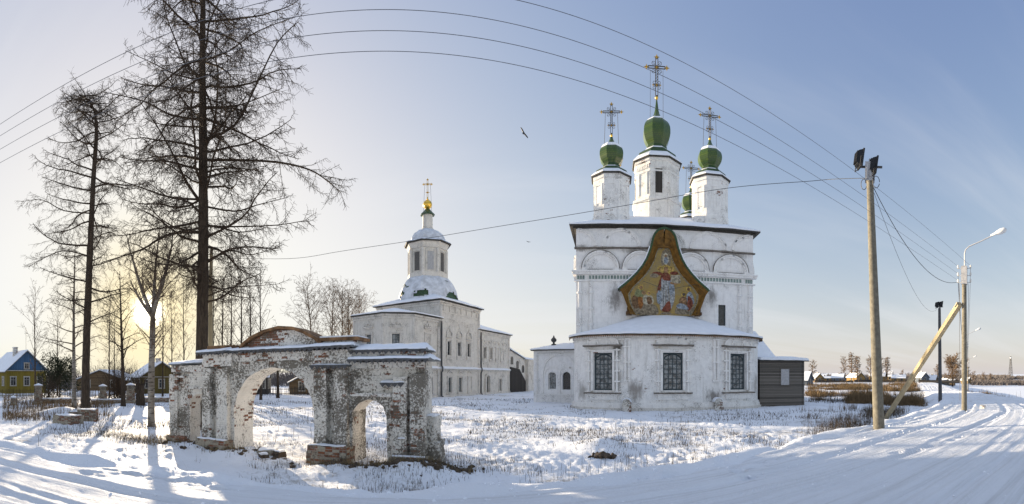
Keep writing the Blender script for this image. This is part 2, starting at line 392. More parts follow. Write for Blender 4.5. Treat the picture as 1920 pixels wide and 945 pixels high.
# ------------------------------------------------------------------ numpy noise
_rs = np.random.RandomState(7)
_perm = np.concatenate([_rs.permutation(256)]*3)
_gr = _rs.uniform(-1, 1, (256,))
def vnoise(x, y):
    xi = np.floor(x).astype(np.int64); yi = np.floor(y).astype(np.int64)
    fx = x-xi; fy = y-yi
    fx = fx*fx*fx*(fx*(fx*6-15)+10); fy = fy*fy*fy*(fy*(fy*6-15)+10)
    def h(a, b): return _gr[_perm[(_perm[a & 255] + b) & 255]]
    a = h(xi, yi); b = h(xi+1, yi); c = h(xi, yi+1); d = h(xi+1, yi+1)
    return (a*(1-fx)+b*fx)*(1-fy) + (c*(1-fx)+d*fx)*fy
def fbm(x, y, o=4, g=.5):
    s = np.zeros_like(x); a = 1.0
    for i in range(o):
        s += a*vnoise(x*(2.03**i)+17.3*i, y*(2.03**i)+5.1*i); a *= g
    return s
def sstep(a, b, x):
    t = np.clip((x-a)/(b-a), 0, 1); return t*t*(3-2*t)
# ------------------------------------------------------------------ the road's centre line, (t, n) = along / across the line of poles
def tn(t, n): return (t*.9659 - n*.2588, t*.2588 + n*.9659)
_ctrl = [(-70,14),(-45,9.5),(-28,6.6),(-16,4.7),(-6,3.7),(4,3.2),(14,3.3),(22,4.1),(29,6.2),(36,9.2),(44,12.6),(60,20.3),(90,34.5),(140,57),(220,94),(330,146)]
def _spline(P, n=12):
    out = []
    for i in range(len(P)-1):
        p0 = P[max(i-1,0)]; p1 = P[i]; p2 = P[i+1]; p3 = P[min(i+2,len(P)-1)]
        for k in range(n):
            u = k/n
            out.append(tuple(.5*((2*p1[j])+(-p0[j]+p2[j])*u+(2*p0[j]-5*p1[j]+4*p2[j]-p3[j])*u*u+(-p0[j]+3*p1[j]-3*p2[j]+p3[j])*u**3) for j in (0,1)))
    out.append(P[-1]); return out
RC = np.array([tn(*p) for p in _spline(_ctrl)])
_d = np.gradient(RC, axis=0); _d /= np.linalg.norm(_d, axis=1)[:,None]
RN = np.stack([-_d[:,1], _d[:,0]], 1)            # left of travel = towards the churches
RS = np.concatenate([[0], np.cumsum(np.linalg.norm(np.diff(RC, axis=0), axis=1))])
S0 = RS[np.argmin(np.hypot(RC[:,0], RC[:,1]))]
def road_half(s): return 3.3 + 1.1*sstep(S0+2, S0+14, s) - 1.7*sstep(S0+22, S0+50, s)
def road_z(s): return 1.25 - .95*sstep(S0+26, S0+85, s) + .12*np.sin((s-S0)*.11)*sstep(S0+20, S0+40, s)
def road_coords(x, y):
    x = np.asarray(x, float).ravel(); y = np.asarray(y, float).ravel()
    lat = np.empty_like(x); ss = np.empty_like(x)
    for i in range(0, len(x), 20000):
        X = x[i:i+20000, None]; Y = y[i:i+20000, None]
        d2 = (X-RC[None,:,0])**2 + (Y-RC[None,:,1])**2
        k = np.argmin(d2, 1); r = np.arange(len(k))
        dx = X[:,0]-RC[k,0]; dy = Y[:,0]-RC[k,1]
        al = dx*_d[k,0]+dy*_d[k,1]
        lt = dx*RN[k,0]+dy*RN[k,1]
        dist = np.sqrt(d2[r,k])
        lat[i:i+20000] = np.where(np.abs(al) < 3, lt, np.sign(lt)*dist)
        ss[i:i+20000] = RS[k]+np.clip(al, -3, 3)
    return lat, ss
_bumps = [(-3.6,13.9,.30,1.1),(-2.6,14.3,.28,.8),(-5.6,14.0,.18,.8),(-9.9,14.6,.16,1.0),(-12.5,15.0,.14,.9),(3.5,10.6,.0,1.0)]
_g = ground_at(1232, 872, .95); _bumps.append((_g.x,_g.y,.26,.55))
_g = ground_at(1385, 845, .95); _bumps.append((_g.x,_g.y,.16,.8))
_g = ground_at(1130, 835, .05); _bumps.append((_g.x,_g.y,.40,1.3))
_g = ground_at(120, 778, 0); _bumps.append((_g.x,_g.y,.55,1.6))
_prints = []
_rp = random.Random(4)
for (a, b_, n_, zz) in (((60,860),(420,925),12,.9),((420,925),(280,905),6,1.1),((30,850),(230,850),7,.8),((150,905),(420,900),9,1.1),((240,880),(345,925),5,1.1),((330,905),(450,935),8,1.15),((1150,880),(1330,862),9,1.1),((1340,860),(1420,905),9,1.22),((1400,880),(1540,850),8,1.2),((1180,900),(1300,893),5,1.15),((1690,850),(1900,800),9,1.2)):
    for k in range(n_):
        u = (k+_rp.uniform(-.3,.3))/n_
        q = ground_at(a[0]+(b_[0]-a[0])*u+_rp.uniform(-7,7), a[1]+(b_[1]-a[1])*u+_rp.uniform(-3,3), zz)
        _prints.append((q.x, q.y, math.atan2(b_[1]-a[1], b_[0]-a[0])+_rp.uniform(-.5,.5)+.2, _rp.uniform(.03,.055)))
def height(x, y, detail=True):
    x = np.asarray(x, float); shp = x.shape
    x = x.ravel(); y = np.asarray(y, float).ravel()
    lat, s = road_coords(x, y)
    w = road_half(s); zr = road_z(s)
    D = np.hypot(x, y)
    edge = np.abs(lat) - w
    wob = .5*fbm(x*.35, y*.35, 3)
    left = sstep(.35, 3.1, edge + wob*(edge > -.5))
    zb = .10*fbm(x*.05+3, y*.05, 3) + .06*fbm(x*.4, y*.4, 3)
    zb = zb - .15*sstep(26, 50, x)*sstep(60, 30, y)
    rt = (lat < 0)
    zriver = np.where(s > S0+24, -2.3*sstep(0, 11, edge)*sstep(S0+24, S0+40, s), 1.0)
    zb2 = np.where(rt, zriver, zb)
    z = zr*(1-left) + zb2*left
    # the far bank and rising land on the horizon
    z = z + 3.0*sstep(420, 900, D) + 22*sstep(900, 2600, D)*(.6+.4*fbm(x*.0011, y*.0011, 3))
    for (bx, by, bh, br) in _bumps:
        z = z + bh*np.exp(-((x-bx)**2+(y-by)**2)/(br*br))
    if detail:
        near = sstep(120, 30, D)
        onroad = sstep(.6, -.1, edge)
        fl = .034*fbm(x*1.3, y*1.3, 3) + .030*fbm(x*4.6, y*4.6, 3)*np.clip(.6+fbm(x*.3,y*.3,2),.2,1.6)
        z = z + near*fl*(.30+.70*left)
        # snow berm pushed up along the road side
        z = z + .07*np.exp(-((edge-.55)/.5)**2)*(.5+fbm(x*.9, y*.9, 3))*sstep(60, 30, D)
        z = z - .10*onroad
        for (fx, fy, fa, fd) in _prints:
            k = np.abs(x-fx)+np.abs(y-fy) < 1.0
            if k.any():
                dx = x[k]-fx; dy = y[k]-fy
                u = dx*math.cos(fa)+dy*math.sin(fa); v = -dx*math.sin(fa)+dy*math.cos(fa)
                q = (u/.19)**2+(v/.11)**2
                z[k] += -fd*np.exp(-q*q*.7) + fd*.25*np.exp(-((np.sqrt(q)-1.5)/.4)**2)
    return z.reshape(shp)
def gz(x, y): return float(height(np.array([x]), np.array([y]), False)[0])
def gp(px, py, z=0.0):
    p = ground_at(px, py, z)
    for _ in range(3): p = ground_at(px, py, gz(p.x, p.y))
    p.z = gz(p.x, p.y); return p
def ray_ground(px, D):
    a = az_of(px); x = D*math.sin(a); y = D*math.cos(a)
    return Vector((x, y, gz(x, y)))
def grid_mesh(name, X, Y, Z, mat, wrap=False, uv=None, tip=False):
    nr, nc = X.shape
    co = np.stack([X, Y, Z], -1).reshape(-1, 3)
    i = np.arange(nr-1)[:,None]*nc; j = np.arange(nc if wrap else nc-1)[None,:]
    j2 = (j+1) % nc
    q = np.stack([(i+j), (i+j2), (i+nc+j2), (i+nc+j)], -1).reshape(-1, 4)
    me = bpy.data.meshes.new(name)
    me.vertices.add(len(co)); me.vertices.foreach_set('co', co.ravel().astype(np.float32))
    me.loops.add(q.size); me.loops.foreach_set('vertex_index', q.ravel().astype(np.int32))
    me.polygons.add(len(q)); me.polygons.foreach_set('loop_start', (np.arange(len(q))*4).astype(np.int32))
    me.polygons.foreach_set('loop_total', np.full(len(q), 4, np.int32))
    me.update(calc_edges=True)
    if uv is not None:
        l = me.uv_layers.new(name='UVMap'); l.data.foreach_set('uv', uv.reshape(-1,2)[q.ravel()].ravel().astype(np.float32))
    me.materials.append(mat); me.shade_smooth()
    o = bpy.data.objects.new(name, me); COL.objects.link(o); return o
azs = np.concatenate([np.radians(np.linspace(-72, 72, 760)), np.radians(np.linspace(72, 288, 80))[1:-1]])
rad = [.25]
while rad[-1] < 90: rad.append(rad[-1]*(1.0135 if rad[-1] > 5 else 1.05))
while rad[-1] < 6000: rad.append(rad[-1]*1.06)
rad = np.array(rad)
RR, AA = np.meshgrid(rad, azs, indexing='ij')
GX = RR*np.sin(AA); GY = RR*np.cos(AA)
GX = GX[:, ::-1]; GY = GY[:, ::-1]              # counter-clockwise, faces up
g = grid_mesh('ground', GX, GY, height(GX, GY), M['ground'], wrap=True); g['kind'] = 'structure'
# road sheet with wheel ruts
ss = [S0-62]
while ss[-1] < RS[-1]-1:
    d = abs(ss[-1]-S0); ss.append(ss[-1] + max(.11, d*.012))
ss = np.array(ss); la = np.linspace(-1, 1, 181)
cx = np.interp(ss, RS, RC[:,0]); cy = np.interp(ss, RS, RC[:,1]); nx = np.interp(ss, RS, RN[:,0]); ny = np.interp(ss, RS, RN[:,1])
hw = road_half(ss)+.75
SS, LA = np.meshgrid(ss, la, indexing='ij')
LL = LA*hw[:,None]
X = cx[:,None]+nx[:,None]*LL; Y = cy[:,None]+ny[:,None]*LL
Z = np.repeat(road_z(ss)[:,None], len(la), 1)
Ln = LL*(4.1/road_half(ss))[:,None]
for k, (l0, wd, dp) in enumerate(((-3.1,.16,.05),(-2.3,.20,.06),(-1.55,.12,.04),(-.7,.16,.05),(-.2,.12,.035),(.8,.2,.06),(1.25,.13,.045),(2.45,.22,.07),(2.8,.13,.05),(3.7,.16,.05))):
    dp *= .55; me_ = .35*fbm(SS*.05+k*7.7, SS*0+k, 2) + .06*fbm(SS*.4+k*3.1, SS*0+k, 2)
    q = (Ln-l0-me_)/wd
    amt = dp*(.55+.6*np.clip(fbm(SS*.12+k*11.3, SS*0+k*2.2, 2)+.3, 0, 1.2))
    Z = Z - amt*np.exp(-q**4) + amt*.45*np.exp(-((np.abs(q)-1.55)/.5)**2)
Z = Z + .012*fbm(X*.6, Y*.6, 2) + .006*fbm(X*3.4, Y*3.4, 3) + .005*fbm(SS*.7, LL*8, 3)
for (fx, fy, fa, fd) in _prints:
    k = np.abs(X-fx)+np.abs(Y-fy) < 1.0
    if k.any():
        dx = X[k]-fx; dy = Y[k]-fy
        u = dx*math.cos(fa)+dy*math.sin(fa); v = -dx*math.sin(fa)+dy*math.cos(fa)
        q = (u/.19)**2+(v/.11)**2
        Z[k] += -fd*.8*np.exp(-q*q*.7) + fd*.25*np.exp(-((np.sqrt(q)-1.5)/.4)**2)
Z = Z - .30*sstep(-.75, .0, np.abs(LL)-hw[:,None]+.25*fbm(X*.5, Y*.5, 3))
X = X[:, ::-1]; Y = Y[:, ::-1]; Z = Z[:, ::-1]
o = grid_mesh('road', X, Y, Z, M['road'], uv=np.stack([SS, LL[:, ::-1]], -1))
if o.data.polygons[0].normal.z < 0: o.data.flip_normals()
o['kind'] = 'structure'
# ------------------------------------------------------------------ building helpers
class Path:
    """a wall line in plan, outward side on the right of travel"""
    def __init__(s, pts):
        s.p = [Vector((a, b)) for a, b in pts]
        s.c = [0.0]
        for i in range(len(pts)-1): s.c.append(s.c[-1] + (s.p[i+1]-s.p[i]).length)
        s.L = s.c[-1]
    def seg(s, t):
        for i in range(len(s.p)-2):
            if t < s.c[i+1]-1e-6: return i
        return len(s.p)-2
    def pos(s, t):
        i = s.seg(t); d = (s.p[i+1]-s.p[i]).normalized()
        return s.p[i] + d*(t-s.c[i])
    def nor(s, t, smooth=False):
        if smooth:
            d = (s.pos(min(t+.5, s.L)) - s.pos(max(t-.5, 0))).normalized()
        else:
            i = s.seg(t); d = (s.p[i+1]-s.p[i]).normalized()
        return Vector((d.y, -d.x))
    def frame(s, t, z=0.0, smooth=False):
        """x along the wall, -y outwards, z up"""
        n = s.nor(t, smooth); p = s.pos(t)
        return Matrix(((-n.y, -n.x, 0, p.x), (n.x, -n.y, 0, p.y), (0, 0, 1, z), (0, 0, 0, 1)))
    def s_near(s, x, y):
        best = min(range(2001), key=lambda k: (s.pos(s.L*k/2000)-Vector((x, y))).length)
        return s.L*best/2000
def wall_on(mb, path, z0, z1, openings=(), depth=.35, smooth=False, m=0, mrev=0):
    """openings: (s0, s1, za, zb)"""
    cs = sorted(set([0.0, path.L] + path.c + [q for o in openings for q in o[:2]]))
    cs = [c for i, c in enumerate(cs) if i == 0 or c-cs[i-1] > 1e-4]
    zs = sorted(set([z0, z1] + [q for o in openings for q in o[2:4]]))
    def pt(t, z, off=0.0, nn=None):
        p = path.pos(t)
        if off: p = p - nn*off
        return (p.x, p.y, z)
    for i in range(len(cs)-1):
        a, b = cs[i], cs[i+1]; cm = (a+b)/2
        for k in range(len(zs)-1):
            za, zb = zs[k], zs[k+1]; zm = (za+zb)/2
            if any(o[0] < cm < o[1] and o[2] < zm < o[3] for o in openings): continue
            mb.add([pt(a, za), pt(b-1e-5, za), pt(b-1e-5, zb), pt(a, zb)], [(0,1,2,3)], m)
    for o in openings:
        nn = path.nor((o[0]+o[1])/2, smooth)
        a, b, za, zb = o[:4]
        A = [pt(a, za), pt(b, za), pt(b, zb), pt(a, zb)]; B = [pt(a, za, depth, nn), pt(b, za, depth, nn), pt(b, zb, depth, nn), pt(a, zb, depth, nn)]
        mb.add(A+B, [(0,4,5,1),(1,5,6,2),(2,6,7,3),(3,7,4,0)], mrev)
def window(parent, fr, w, h, nx=2, nz_=3, mat='winframe', glass='glass', depth=.28, arch=0.0, bar=.05, surround=None, smat='trim', name='window', frw=.09, label=None):
    """fr: frame on the wall face at the foot of the opening's middle"""
    mb = MB(); mb.M = fr
    y0, y1 = depth-.07, depth
    mb.box(-w/2, -w/2+frw, y0, y1, 0, h); mb.box(w/2-frw, w/2, y0, y1, 0, h)
    mb.box(-w/2+frw, w/2-frw, y0, y1, 0, frw); mb.box(-w/2+frw, w/2-frw, y0, y1, h-frw, h)
    iw = w-2*frw; ih = h-2*frw
    for i in range(1, nx): 
        x = -iw/2+iw*i/nx; mb.box(x-bar/2, x+bar/2, y0+.012, y1-.012, frw, h-frw)
    for k in range(1, nz_):
        z = frw+ih*k/nz_; mb.box(-iw/2, iw/2, y0+.02, y1-.02, z-bar/2, z+bar/2)
    if arch:
        pts = [(-iw/2*math.cos(PI*k/10), y0+.03, h-frw-arch-.02+arch*math.sin(PI*k/10)) for k in range(11)]
        mb.tube(pts, bar*.7, 4)
    o = mb.build(name, M[mat], parent)
    if label: o['label'] = label
    g = MB(); g.M = fr
    g.box(-w/2+.01, w/2-.01, depth-.03, depth-.022, .01, h-.01)
    g.build('pane', M[glass], o)
    if surround: 
        s = MB(); s.M = fr; surround(s, w, h); s.build('surround', M[smat], o, rough=(.5,.012,1.5))
    return o
def arcband(mb, cx, cz, r0, r1, y0, y1, a0=0, a1=PI, n=18, m=0):
    """a raised half-ring on the wall face, x-z plane"""
    for k in range(n):
        t0 = a0+(a1-a0)*k/n; t1 = a0+(a1-a0)*(k+1)/n
        q = [(cx+r0*math.cos(t0), cz+r0*math.sin(t0)), (cx+r1*math.cos(t0), cz+r1*math.sin(t0)), (cx+r1*math.cos(t1), cz+r1*math.sin(t1)), (cx+r0*math.cos(t1), cz+r0*math.sin(t1))]
        mb.slab(q, y0, y1, m)
def halfdisc(cx, cz, r, n=16, a0=0, a1=PI, sz=1.0): return [(cx+r*math.cos(a0+(a1-a0)*k/n), cz+sz*r*math.sin(a0+(a1-a0)*k/n)) for k in range(n+1)]
def strip(mb, path, t0, t1, z0, z1, off, n=1, m=0, inner=.0):
    """a band proud of a (curved) wall"""
    ts = [t0+(t1-t0)*k/n for k in range(n+1)]
    vs = []
    for t in ts:
        p = path.pos(t); nn = path.nor(t, True)
        q = p+nn*off; p = p-nn*inner
        vs += [(p.x,p.y,z0),(q.x,q.y,z0),(q.x,q.y,z1),(p.x,p.y,z1)]
    fs = []
    for k in range(n):
        a = 4*k; b = a+4
        fs += [(a,b,b+1,a+1),(a+1,b+1,b+2,a+2),(a+2,b+2,b+3,a+3)]
    fs += [(0,1,2,3), (4*n+3,4*n+2,4*n+1,4*n)]
    mb.add(vs, fs, m)
def cross(parent, c, z0, H, W, chains=None, ang=0.0, mats=('iron','goldstar'), name='cross', fancy=True):
    mb = MB(); mb.M = Matrix.Translation((c[0], c[1], z0)) @ Matrix.Rotation(ang, 4, 'Z')
    t = .022*H; y = .05
    zb = H*.70                                   # height of the main arms
    for sx in (-1, 1): mb.box(sx*t*1.3-t*.4, sx*t*1.3+t*.4, -y, y, 0, H*.93)
    mb.box(-W/2*.86, W/2*.86, -y*.9, y*.9, zb-t*1.7, zb-t*.9); mb.box(-W/2*.86, W/2*.86, -y*.9, y*.9, zb+t*.9, zb+t*1.7)
    mb.box(-W*.17, W*.17, -y*.8, y*.8, H*.27-t*.5, H*.27+t*.5)
    if fancy:
        for k in range(9):
            z = H*(.33+.035*k); s = -1 if k % 2 else 1
            mb.tube([(t*1.3*s, 0, z), (-t*1.3*s, 0, z+H*.035)], t*.3, 4)
        for (a, b, r) in ((.14,.80,.055),(-.14,.80,.055),(.14,.60,.055),(-.14,.60,.055),(.11,.33,.04),(-.11,.33,.04),(.11,.20,.04),(-.11,.20,.04)):
            mb.tube([(a*W*1.1+r*H*math.cos(2*PI*k/10)*.8, 0, b*H+r*H*math.sin(2*PI*k/10)*.8) for k in range(11)], t*.26, 4)
        for sx in (-1, 1):
            mb.tube([(sx*t*2, 0, zb+t*3), (sx*W*.22, 0, zb+H*.13)], t*.22, 4); mb.tube([(sx*t*2, 0, zb-t*3), (sx*W*.22, 0, zb-H*.13)], t*.22, 4)
        mb.lathe([(H*.035,-H*.03),(H*.035,.03)], 8)
    def star(x, z, r, m=1):
        pts = []
        for k in range(8):
            rr = r if k % 2 == 0 else r*.42
            pts.append((x+rr*math.sin(-PI*k/4+0)*-1, z+rr*math.cos(PI*k/4)))
        pts = [(x+(r if k%2==0 else r*.42)*math.cos(PI*k/4), z+(r if k%2==0 else r*.42)*math.sin(PI*k/4)) for k in range(8)]
        n = 8
        mb.add([(p[0], 0, p[1]) for p in pts]+[(x, -r*.42, z), (x, r*.42, z)], [(i, (i+1)%n, n) for i in range(n)]+[((i+1)%n, i, n+1) for i in range(n)], m)
    r = H*.075
    star(0, H*.95, r); star(-W/2, zb, r); star(W/2, zb, r); star(0, zb, r*.95); star(0, H*.27, r*.85); star(-W*.17, H*.27, r*.5); star(W*.17, H*.27, r*.5)
    o = mb.build(name, [M[mats[0]], M[mats[1]]], parent)
    if chains:
        ch = MB(); ch.M = mb.M
        for (xa, za, xb, zb2) in chains:
            ch.tube([(xa,0,za),(xb,0,zb2)], .022, 4)
        ch.build('chain', M['iron'], parent)
    return o
def onion(mb, prof, n=8, c=(0,0), ph=PI/8):
    mb.lathe(prof, n, c, ph)
def disp(prof, k=4):
    """Catmull-Rom through a profile"""
    out = []
    P = prof
    for i in range(len(P)-1):
        p0 = P[max(i-1,0)]; p1 = P[i]; p2 = P[i+1]; p3 = P[min(i+2,len(P)-1)]
        for j in range(k):
            u = j/k
            out.append(tuple(max(.001 if a == 0 else -99, .5*((2*p1[a])+(-p0[a]+p2[a])*u+(2*p0[a]-5*p1[a]+4*p2[a]-p3[a])*u*u+(-p0[a]+3*p1[a]-3*p2[a]+p3[a])*u**3)) for a in (0,1)))
    out.append(P[-1]); return out
# ------------------------------------------------------------------ the tall five-domed church
p = at(1250, 706, 46.0)
CH_YAW = -R(12.4)
church = thing('church', 'tall white five-domed church with green onion domes and a painted gable above its rounded apse', 'church', (p.x, p.y, 0), CH_YAW)
BW, BD, ZE = 9.1, 20.0, 17.95
body = Path([(-BW,0),(BW,0),(BW,BD),(-BW,BD),(-BW,0)])
mb = MB()
slit = (BW+5.35, BW+6.12, 8.25, 10.4)
wall_on(mb, body, -.6, ZE, [slit], .3)
wall = mb.build('wall', M['white'], church)
window(church, body.frame(BW+5.735, 8.25), .77, 2.15, 1, 1, 'winframe', 'glassdk', .25)
# cornices, kokoshnik arches, corner shafts, tile frieze
tr = MB()
tr.box(-BW-.42, BW+.42, -.42, .1, 13.45, 13.62); tr.box(-BW-.32, BW+.32, -.32, .1, 13.22, 13.45); tr.box(-BW-.2, BW+.2, -.2, .1, 12.55, 12.68)
tr.box(-BW-.42, -BW+.1, .1, BD, 13.45, 13.62); tr.box(BW-.1, BW+.42, .1, BD, 13.45, 13.62)
for sx in (-1, 1):
    for k, xx in enumerate((8.72, 7.62)):
        c = (sx*xx, -.06)
        pr = [(.20,-.5),(.20,3.0)]
        for zz in (6.6, 8.2, 9.8, 11.4): pr += [(.20,zz-.14),(.30,zz-.07),(.30,zz+.07),(.20,zz+.14)]
        tr.lathe(pr+[(.20,12.5)], 10, c)
    tr.box(sx*8.17-.34, sx*8.17+.34, -.05, .1, -.4, 12.55)
    # arches on the side walls stand out at the corner
    tr.M = Matrix.Translation((sx*BW, 0, 0)) @ Matrix.Rotation(sx*PI/2, 4, 'Z')
    for yy in (2.2, 6.6, 11.0, 15.4):
        arcband(tr, sx*yy, 13.9, 1.55, 1.78, -.30, .05)
    tr.M = None
def koko(cx, z, r, y=-.24, a0=0, a1=PI, sz=.93):
    n = 20
    for k in range(n):
        t0 = a0+(a1-a0)*k/n; t1 = a0+(a1-a0)*(k+1)/n
        for (ra, rb, yy) in ((r-.16, r, y), (r-.36, r-.16, y*.55)):
            q = [(cx+rr*math.cos(t), z+rr*sz*math.sin(t)) for rr, t in ((ra,t0),(rb,t0),(rb,t1),(ra,t1))]
            tr.slab(q, yy, .05)
for cx in (-6.65, -2.62, 2.45, 6.65):
    koko(cx, 13.85, 1.85, -.30)
    tr.box(cx-1.85, cx-1.40, -.33, .05, 13.62, 13.85); tr.box(cx+1.40, cx+1.85, -.33, .05, 13.62, 13.85)
for cx in (-4.55, 0.0, 4.3): koko(cx, 16.0, 1.98, -.16)
koko(-8.95, 16.0, 1.98, -.16, 0.05, PI/2); koko(8.75, 16.0, 1.98, -.16, PI/2, PI-.05)
trim = tr.build('moulding', M['trim'], church, rough=(.8,.012,1.2), smooth=40)
lg = MB()
lg.box(-BW-.16, BW+.16, -.26, .1, 15.78, 15.93)
for cx in (-6.65, -2.62, 2.45, 6.65):
    for k in range(16):
        t0 = PI*k/16; t1 = PI*(k+1)/16
        lg.slab([(cx+rr*math.cos(t), 13.85+rr*.93*math.sin(t)) for rr, t in ((1.855,t0),(1.91,t0),(1.91,t1),(1.855,t1))], -.34, -.02)
    lg.box(cx-1.3, cx+1.3, -.20, .05, 13.64, 13.72)
lg.build('weathered_ledge', M['ledge'], church, rough=(.35,.035,1.1))
for sx in (-1, 1):
    fz = MB()
    for k in range(18):
        x = sx*(3.35+k*.31)
        if abs(x) < 8.0: fz.box(x-.105, x+.105, -.035, .05, 12.78, 13.12)
    fz.build('tile_frieze', M['tile'], church)
    fz = MB()
    for k in range(3): fz.box(sx*(8.35+.27*k)-.09, sx*(8.35+.27*k)+.09, -.09, .05, 12.78, 13.12)
    fz.build('tile_frieze', M['tile'], church)
# roof
rf = MB()
OV = .62
rf.box(-BW-OV, BW+OV, -OV, BD+OV, ZE+.05, ZE+.17)
rf.box(-BW-.25, BW+.25, -.25, BD+.25, ZE-.12, ZE+.05)
roof = rf.build('roof', M['eave'], church)
sn = MB()
def hiproof(mb, x0, x1, y0, y1, z0, zr, inset_x, inset_y, th=.12, m=0):
    a = [(x0,y0,z0),(x1,y0,z0),(x1,y1,z0),(x0,y1,z0)]
    b = [(x,y,z+th) for x,y,z in a]
    c = [(x0+inset_x,y0+inset_y,zr),(x1-inset_x,y0+inset_y,zr),(x1-inset_x,y1-inset_y,zr),(x0+inset_x,y1-inset_y,zr)]
    mb.add(a+b+c, [(3,2,1,0)]+[(i,(i+1)%4,4+(i+1)%4,4+i) for i in range(4)]+[(4+i,4+(i+1)%4,8+(i+1)%4,8+i) for i in range(4)]+[(8,9,10,11)], m)
hiproof(sn, -BW-OV-.04, BW+OV+.04, -OV-.04, BD+OV+.04, ZE+.172, 21.3, 6.2, 7.0, .13)
sn.build('snow_layer', M['snow'], roof, rough=(.8,.05,.5), smooth=50)
# domes
def drumtower(x, y, R0, zb, ze, zn, big=False):
    h_ = zn-ze
    d = MB(); ph = PI/8; c = (x, y)
    k = 1/math.cos(PI/8)
    if big:
        d.lathe([(R0*1.10*k, zb-2.5),(R0*1.08*k, 23.65),(R0*1.15*k, 23.7),(R0*1.15*k, 23.95),(R0*k, 24.15),(R0*k, ze-1.75),(R0*1.04*k, ze-1.7),(R0*1.04*k, ze-1.55),(R0*k, ze-1.5),(R0*k, ze-.45),(R0*1.07*k, ze-.4),(R0*1.07*k, ze-.1)], 8, c, ph)
    else:
        d.lathe([(R0*1.03*k, zb-2.2),(R0*1.03*k, zb+.9),(R0*k, zb+1.0),(R0*k, ze-.55),(R0*1.05*k, ze-.5),(R0*1.05*k, ze-.1)], 8, c, ph)
        for j in range(8):
            a = -PI/2 + j*PI/4
            d.M = Matrix.Translation((x, y, 0)) @ Matrix.Rotation(a+PI/2, 4, 'Z') @ Matrix.Translation((0, -R0*1.03, 0))
            arcband(d, 0, zb+.1, .38, .56, -.12, .05); d.M = None
    # recessed blind windows and dentils
    for j in range(8):
        a = j*PI/4
        d.M = Matrix.Translation((x, y, 0)) @ Matrix.Rotation(a, 4, 'Z') @ Matrix.Translation((0, -R0, 0))
        if big:
            for q in range(8):
                xx = (-.5+(q+.5)/8)*R0*.80
                d.box(xx-.07, xx+.07, -.09, .05, ze-1.3, ze-.85)
            for sx in (-1,1): d.box(sx*.62-.07, sx*.62+.07, -.07, .05, ze-4.3, ze-1.7)
        else:
            for sx in (-1,1): d.box(sx*.42-.09, sx*.42+.09, -.06, .05, zb+1.6, ze-1.2)
            d.box(-.51, .51, -.06, .05, ze-1.2, ze-1.05)
        d.M = None
    o = d.build('drum', M['drum'], church, rough=(.9,.012,1.3), smooth=25)
    if big:
        for j in (0, 2, 6, 4):
            a = j*PI/4
            fr = Matrix.Translation((x, y, ze-4.2)) @ Matrix.Rotation(a, 4, 'Z') @ Matrix.Translation((0, -R0-.02, 0))
            w = MB(); w.M = fr
            w.box(-.40,.40,-.04,.05,0,2.8); 
            w.build('shuttered_window', M['wood2'], o)
    else:
        for j in (7,):
            a = j*PI/4
            fr = Matrix.Translation((x, y, zb+1.8)) @ Matrix.Rotation(a, 4, 'Z') @ Matrix.Translation((0, -R0-.012, 0))
            w = MB(); w.M = fr; w.box(-.33,.33,-.03,.05,0,ze-zb-3.1)
            w.build('blind_window', M['trim'], o)
    ev = MB(); e = R0*k
    ev.lathe([(e*1.14, ze-.12),(e*1.16, ze),(e*.6, ze+.28)], 8, c, ph)
    ev.build('eave', M['eave'], o)
    s = MB()
    nk = .42 if big else .43
    s.lathe([(e*1.165, ze+.005),(e*1.15, ze+.12),(e*.92, ze+.36*h_),(e*.84, ze+.40*h_),(e*.82, ze+.52*h_),(e*.62, ze+.72*h_),(e*nk, zn-.1)], 8, c, ph)
    s.build('snow_cap', M['snow'], o, smooth=30)
    nkm = MB(); zt = zn
    nkm.lathe([(e*.93, ze+.33*h_),(e*.87, ze+.44*h_),(e*.87, ze+.50*h_),(e*.66, ze+.70*h_),(e*nk*1.1, zt-.3),(e*nk*1.14, zt-.08),(e*nk*1.02, zt+.10),(e*nk*.92, zt+.2)], 8, c, ph)
    nkm.build('skirt', M['bulbdark'], o)
    return o, zt+.1
def bulbtower(o, x, y, prof, tip, ball, cr, crW, chains):
    b = MB(); onion(b, disp(prof, 3), 8, (x, y)); b.build('onion_dome', M['bulb'], o, smooth=24)
    # a thin lace of snow on the shoulder of the bulb
    s = MB(); 
    i_ = 5 if len(prof) > 9 else 4; (ra, za), (rb, zb_) = prof[i_], prof[i_+1]
    s.lathe([((ra*.75+rb*.25)*1.03, za*.75+zb_*.25),((ra+rb)*.5*1.05, (za+zb_)/2+.05),(rb*1.06, zb_+.05)], 8, (x,y), PI/8); s.build('snow_rim', M['snow'], o)
    g = MB(); zb = ball[0]; r = ball[1]
    g.lathe([(.03, zb-r*1.6),(r*.7, zb-r*1.2),(r*.5, zb-r*.9)]+[(r*math.cos(a), zb+r*math.sin(a)) for a in (-.9,-.5,0,.5,.9,1.3)]+[(.05, zb+r*1.3)], 12, (x,y)); g.build('gilt_ball', M['gold'], o, smooth=60)
    cross(o, (x, y), cr[0], cr[1]-cr[0], crW, chains)
o, z = drumtower(0, 10, 2.55, 21.3, 28.75, 30.95, True)
bulbtower(o, 0, 10, [(1.18,z-.1),(1.22,z+.14),(1.56,z+.75),(1.74,z+1.5),(1.70,z+2.35),(1.42,z+2.95),(.92,z+3.35),(.52,z+3.75),(.28,z+4.4),(.15,z+5.3),(.07,z+5.95)], z+5.95, (z+6.15,.19), (z+6.35, z+11.4), 2.5,
          [(-.78,3.2,-.80,-3.6),(.78,3.2,.80,-3.6)])
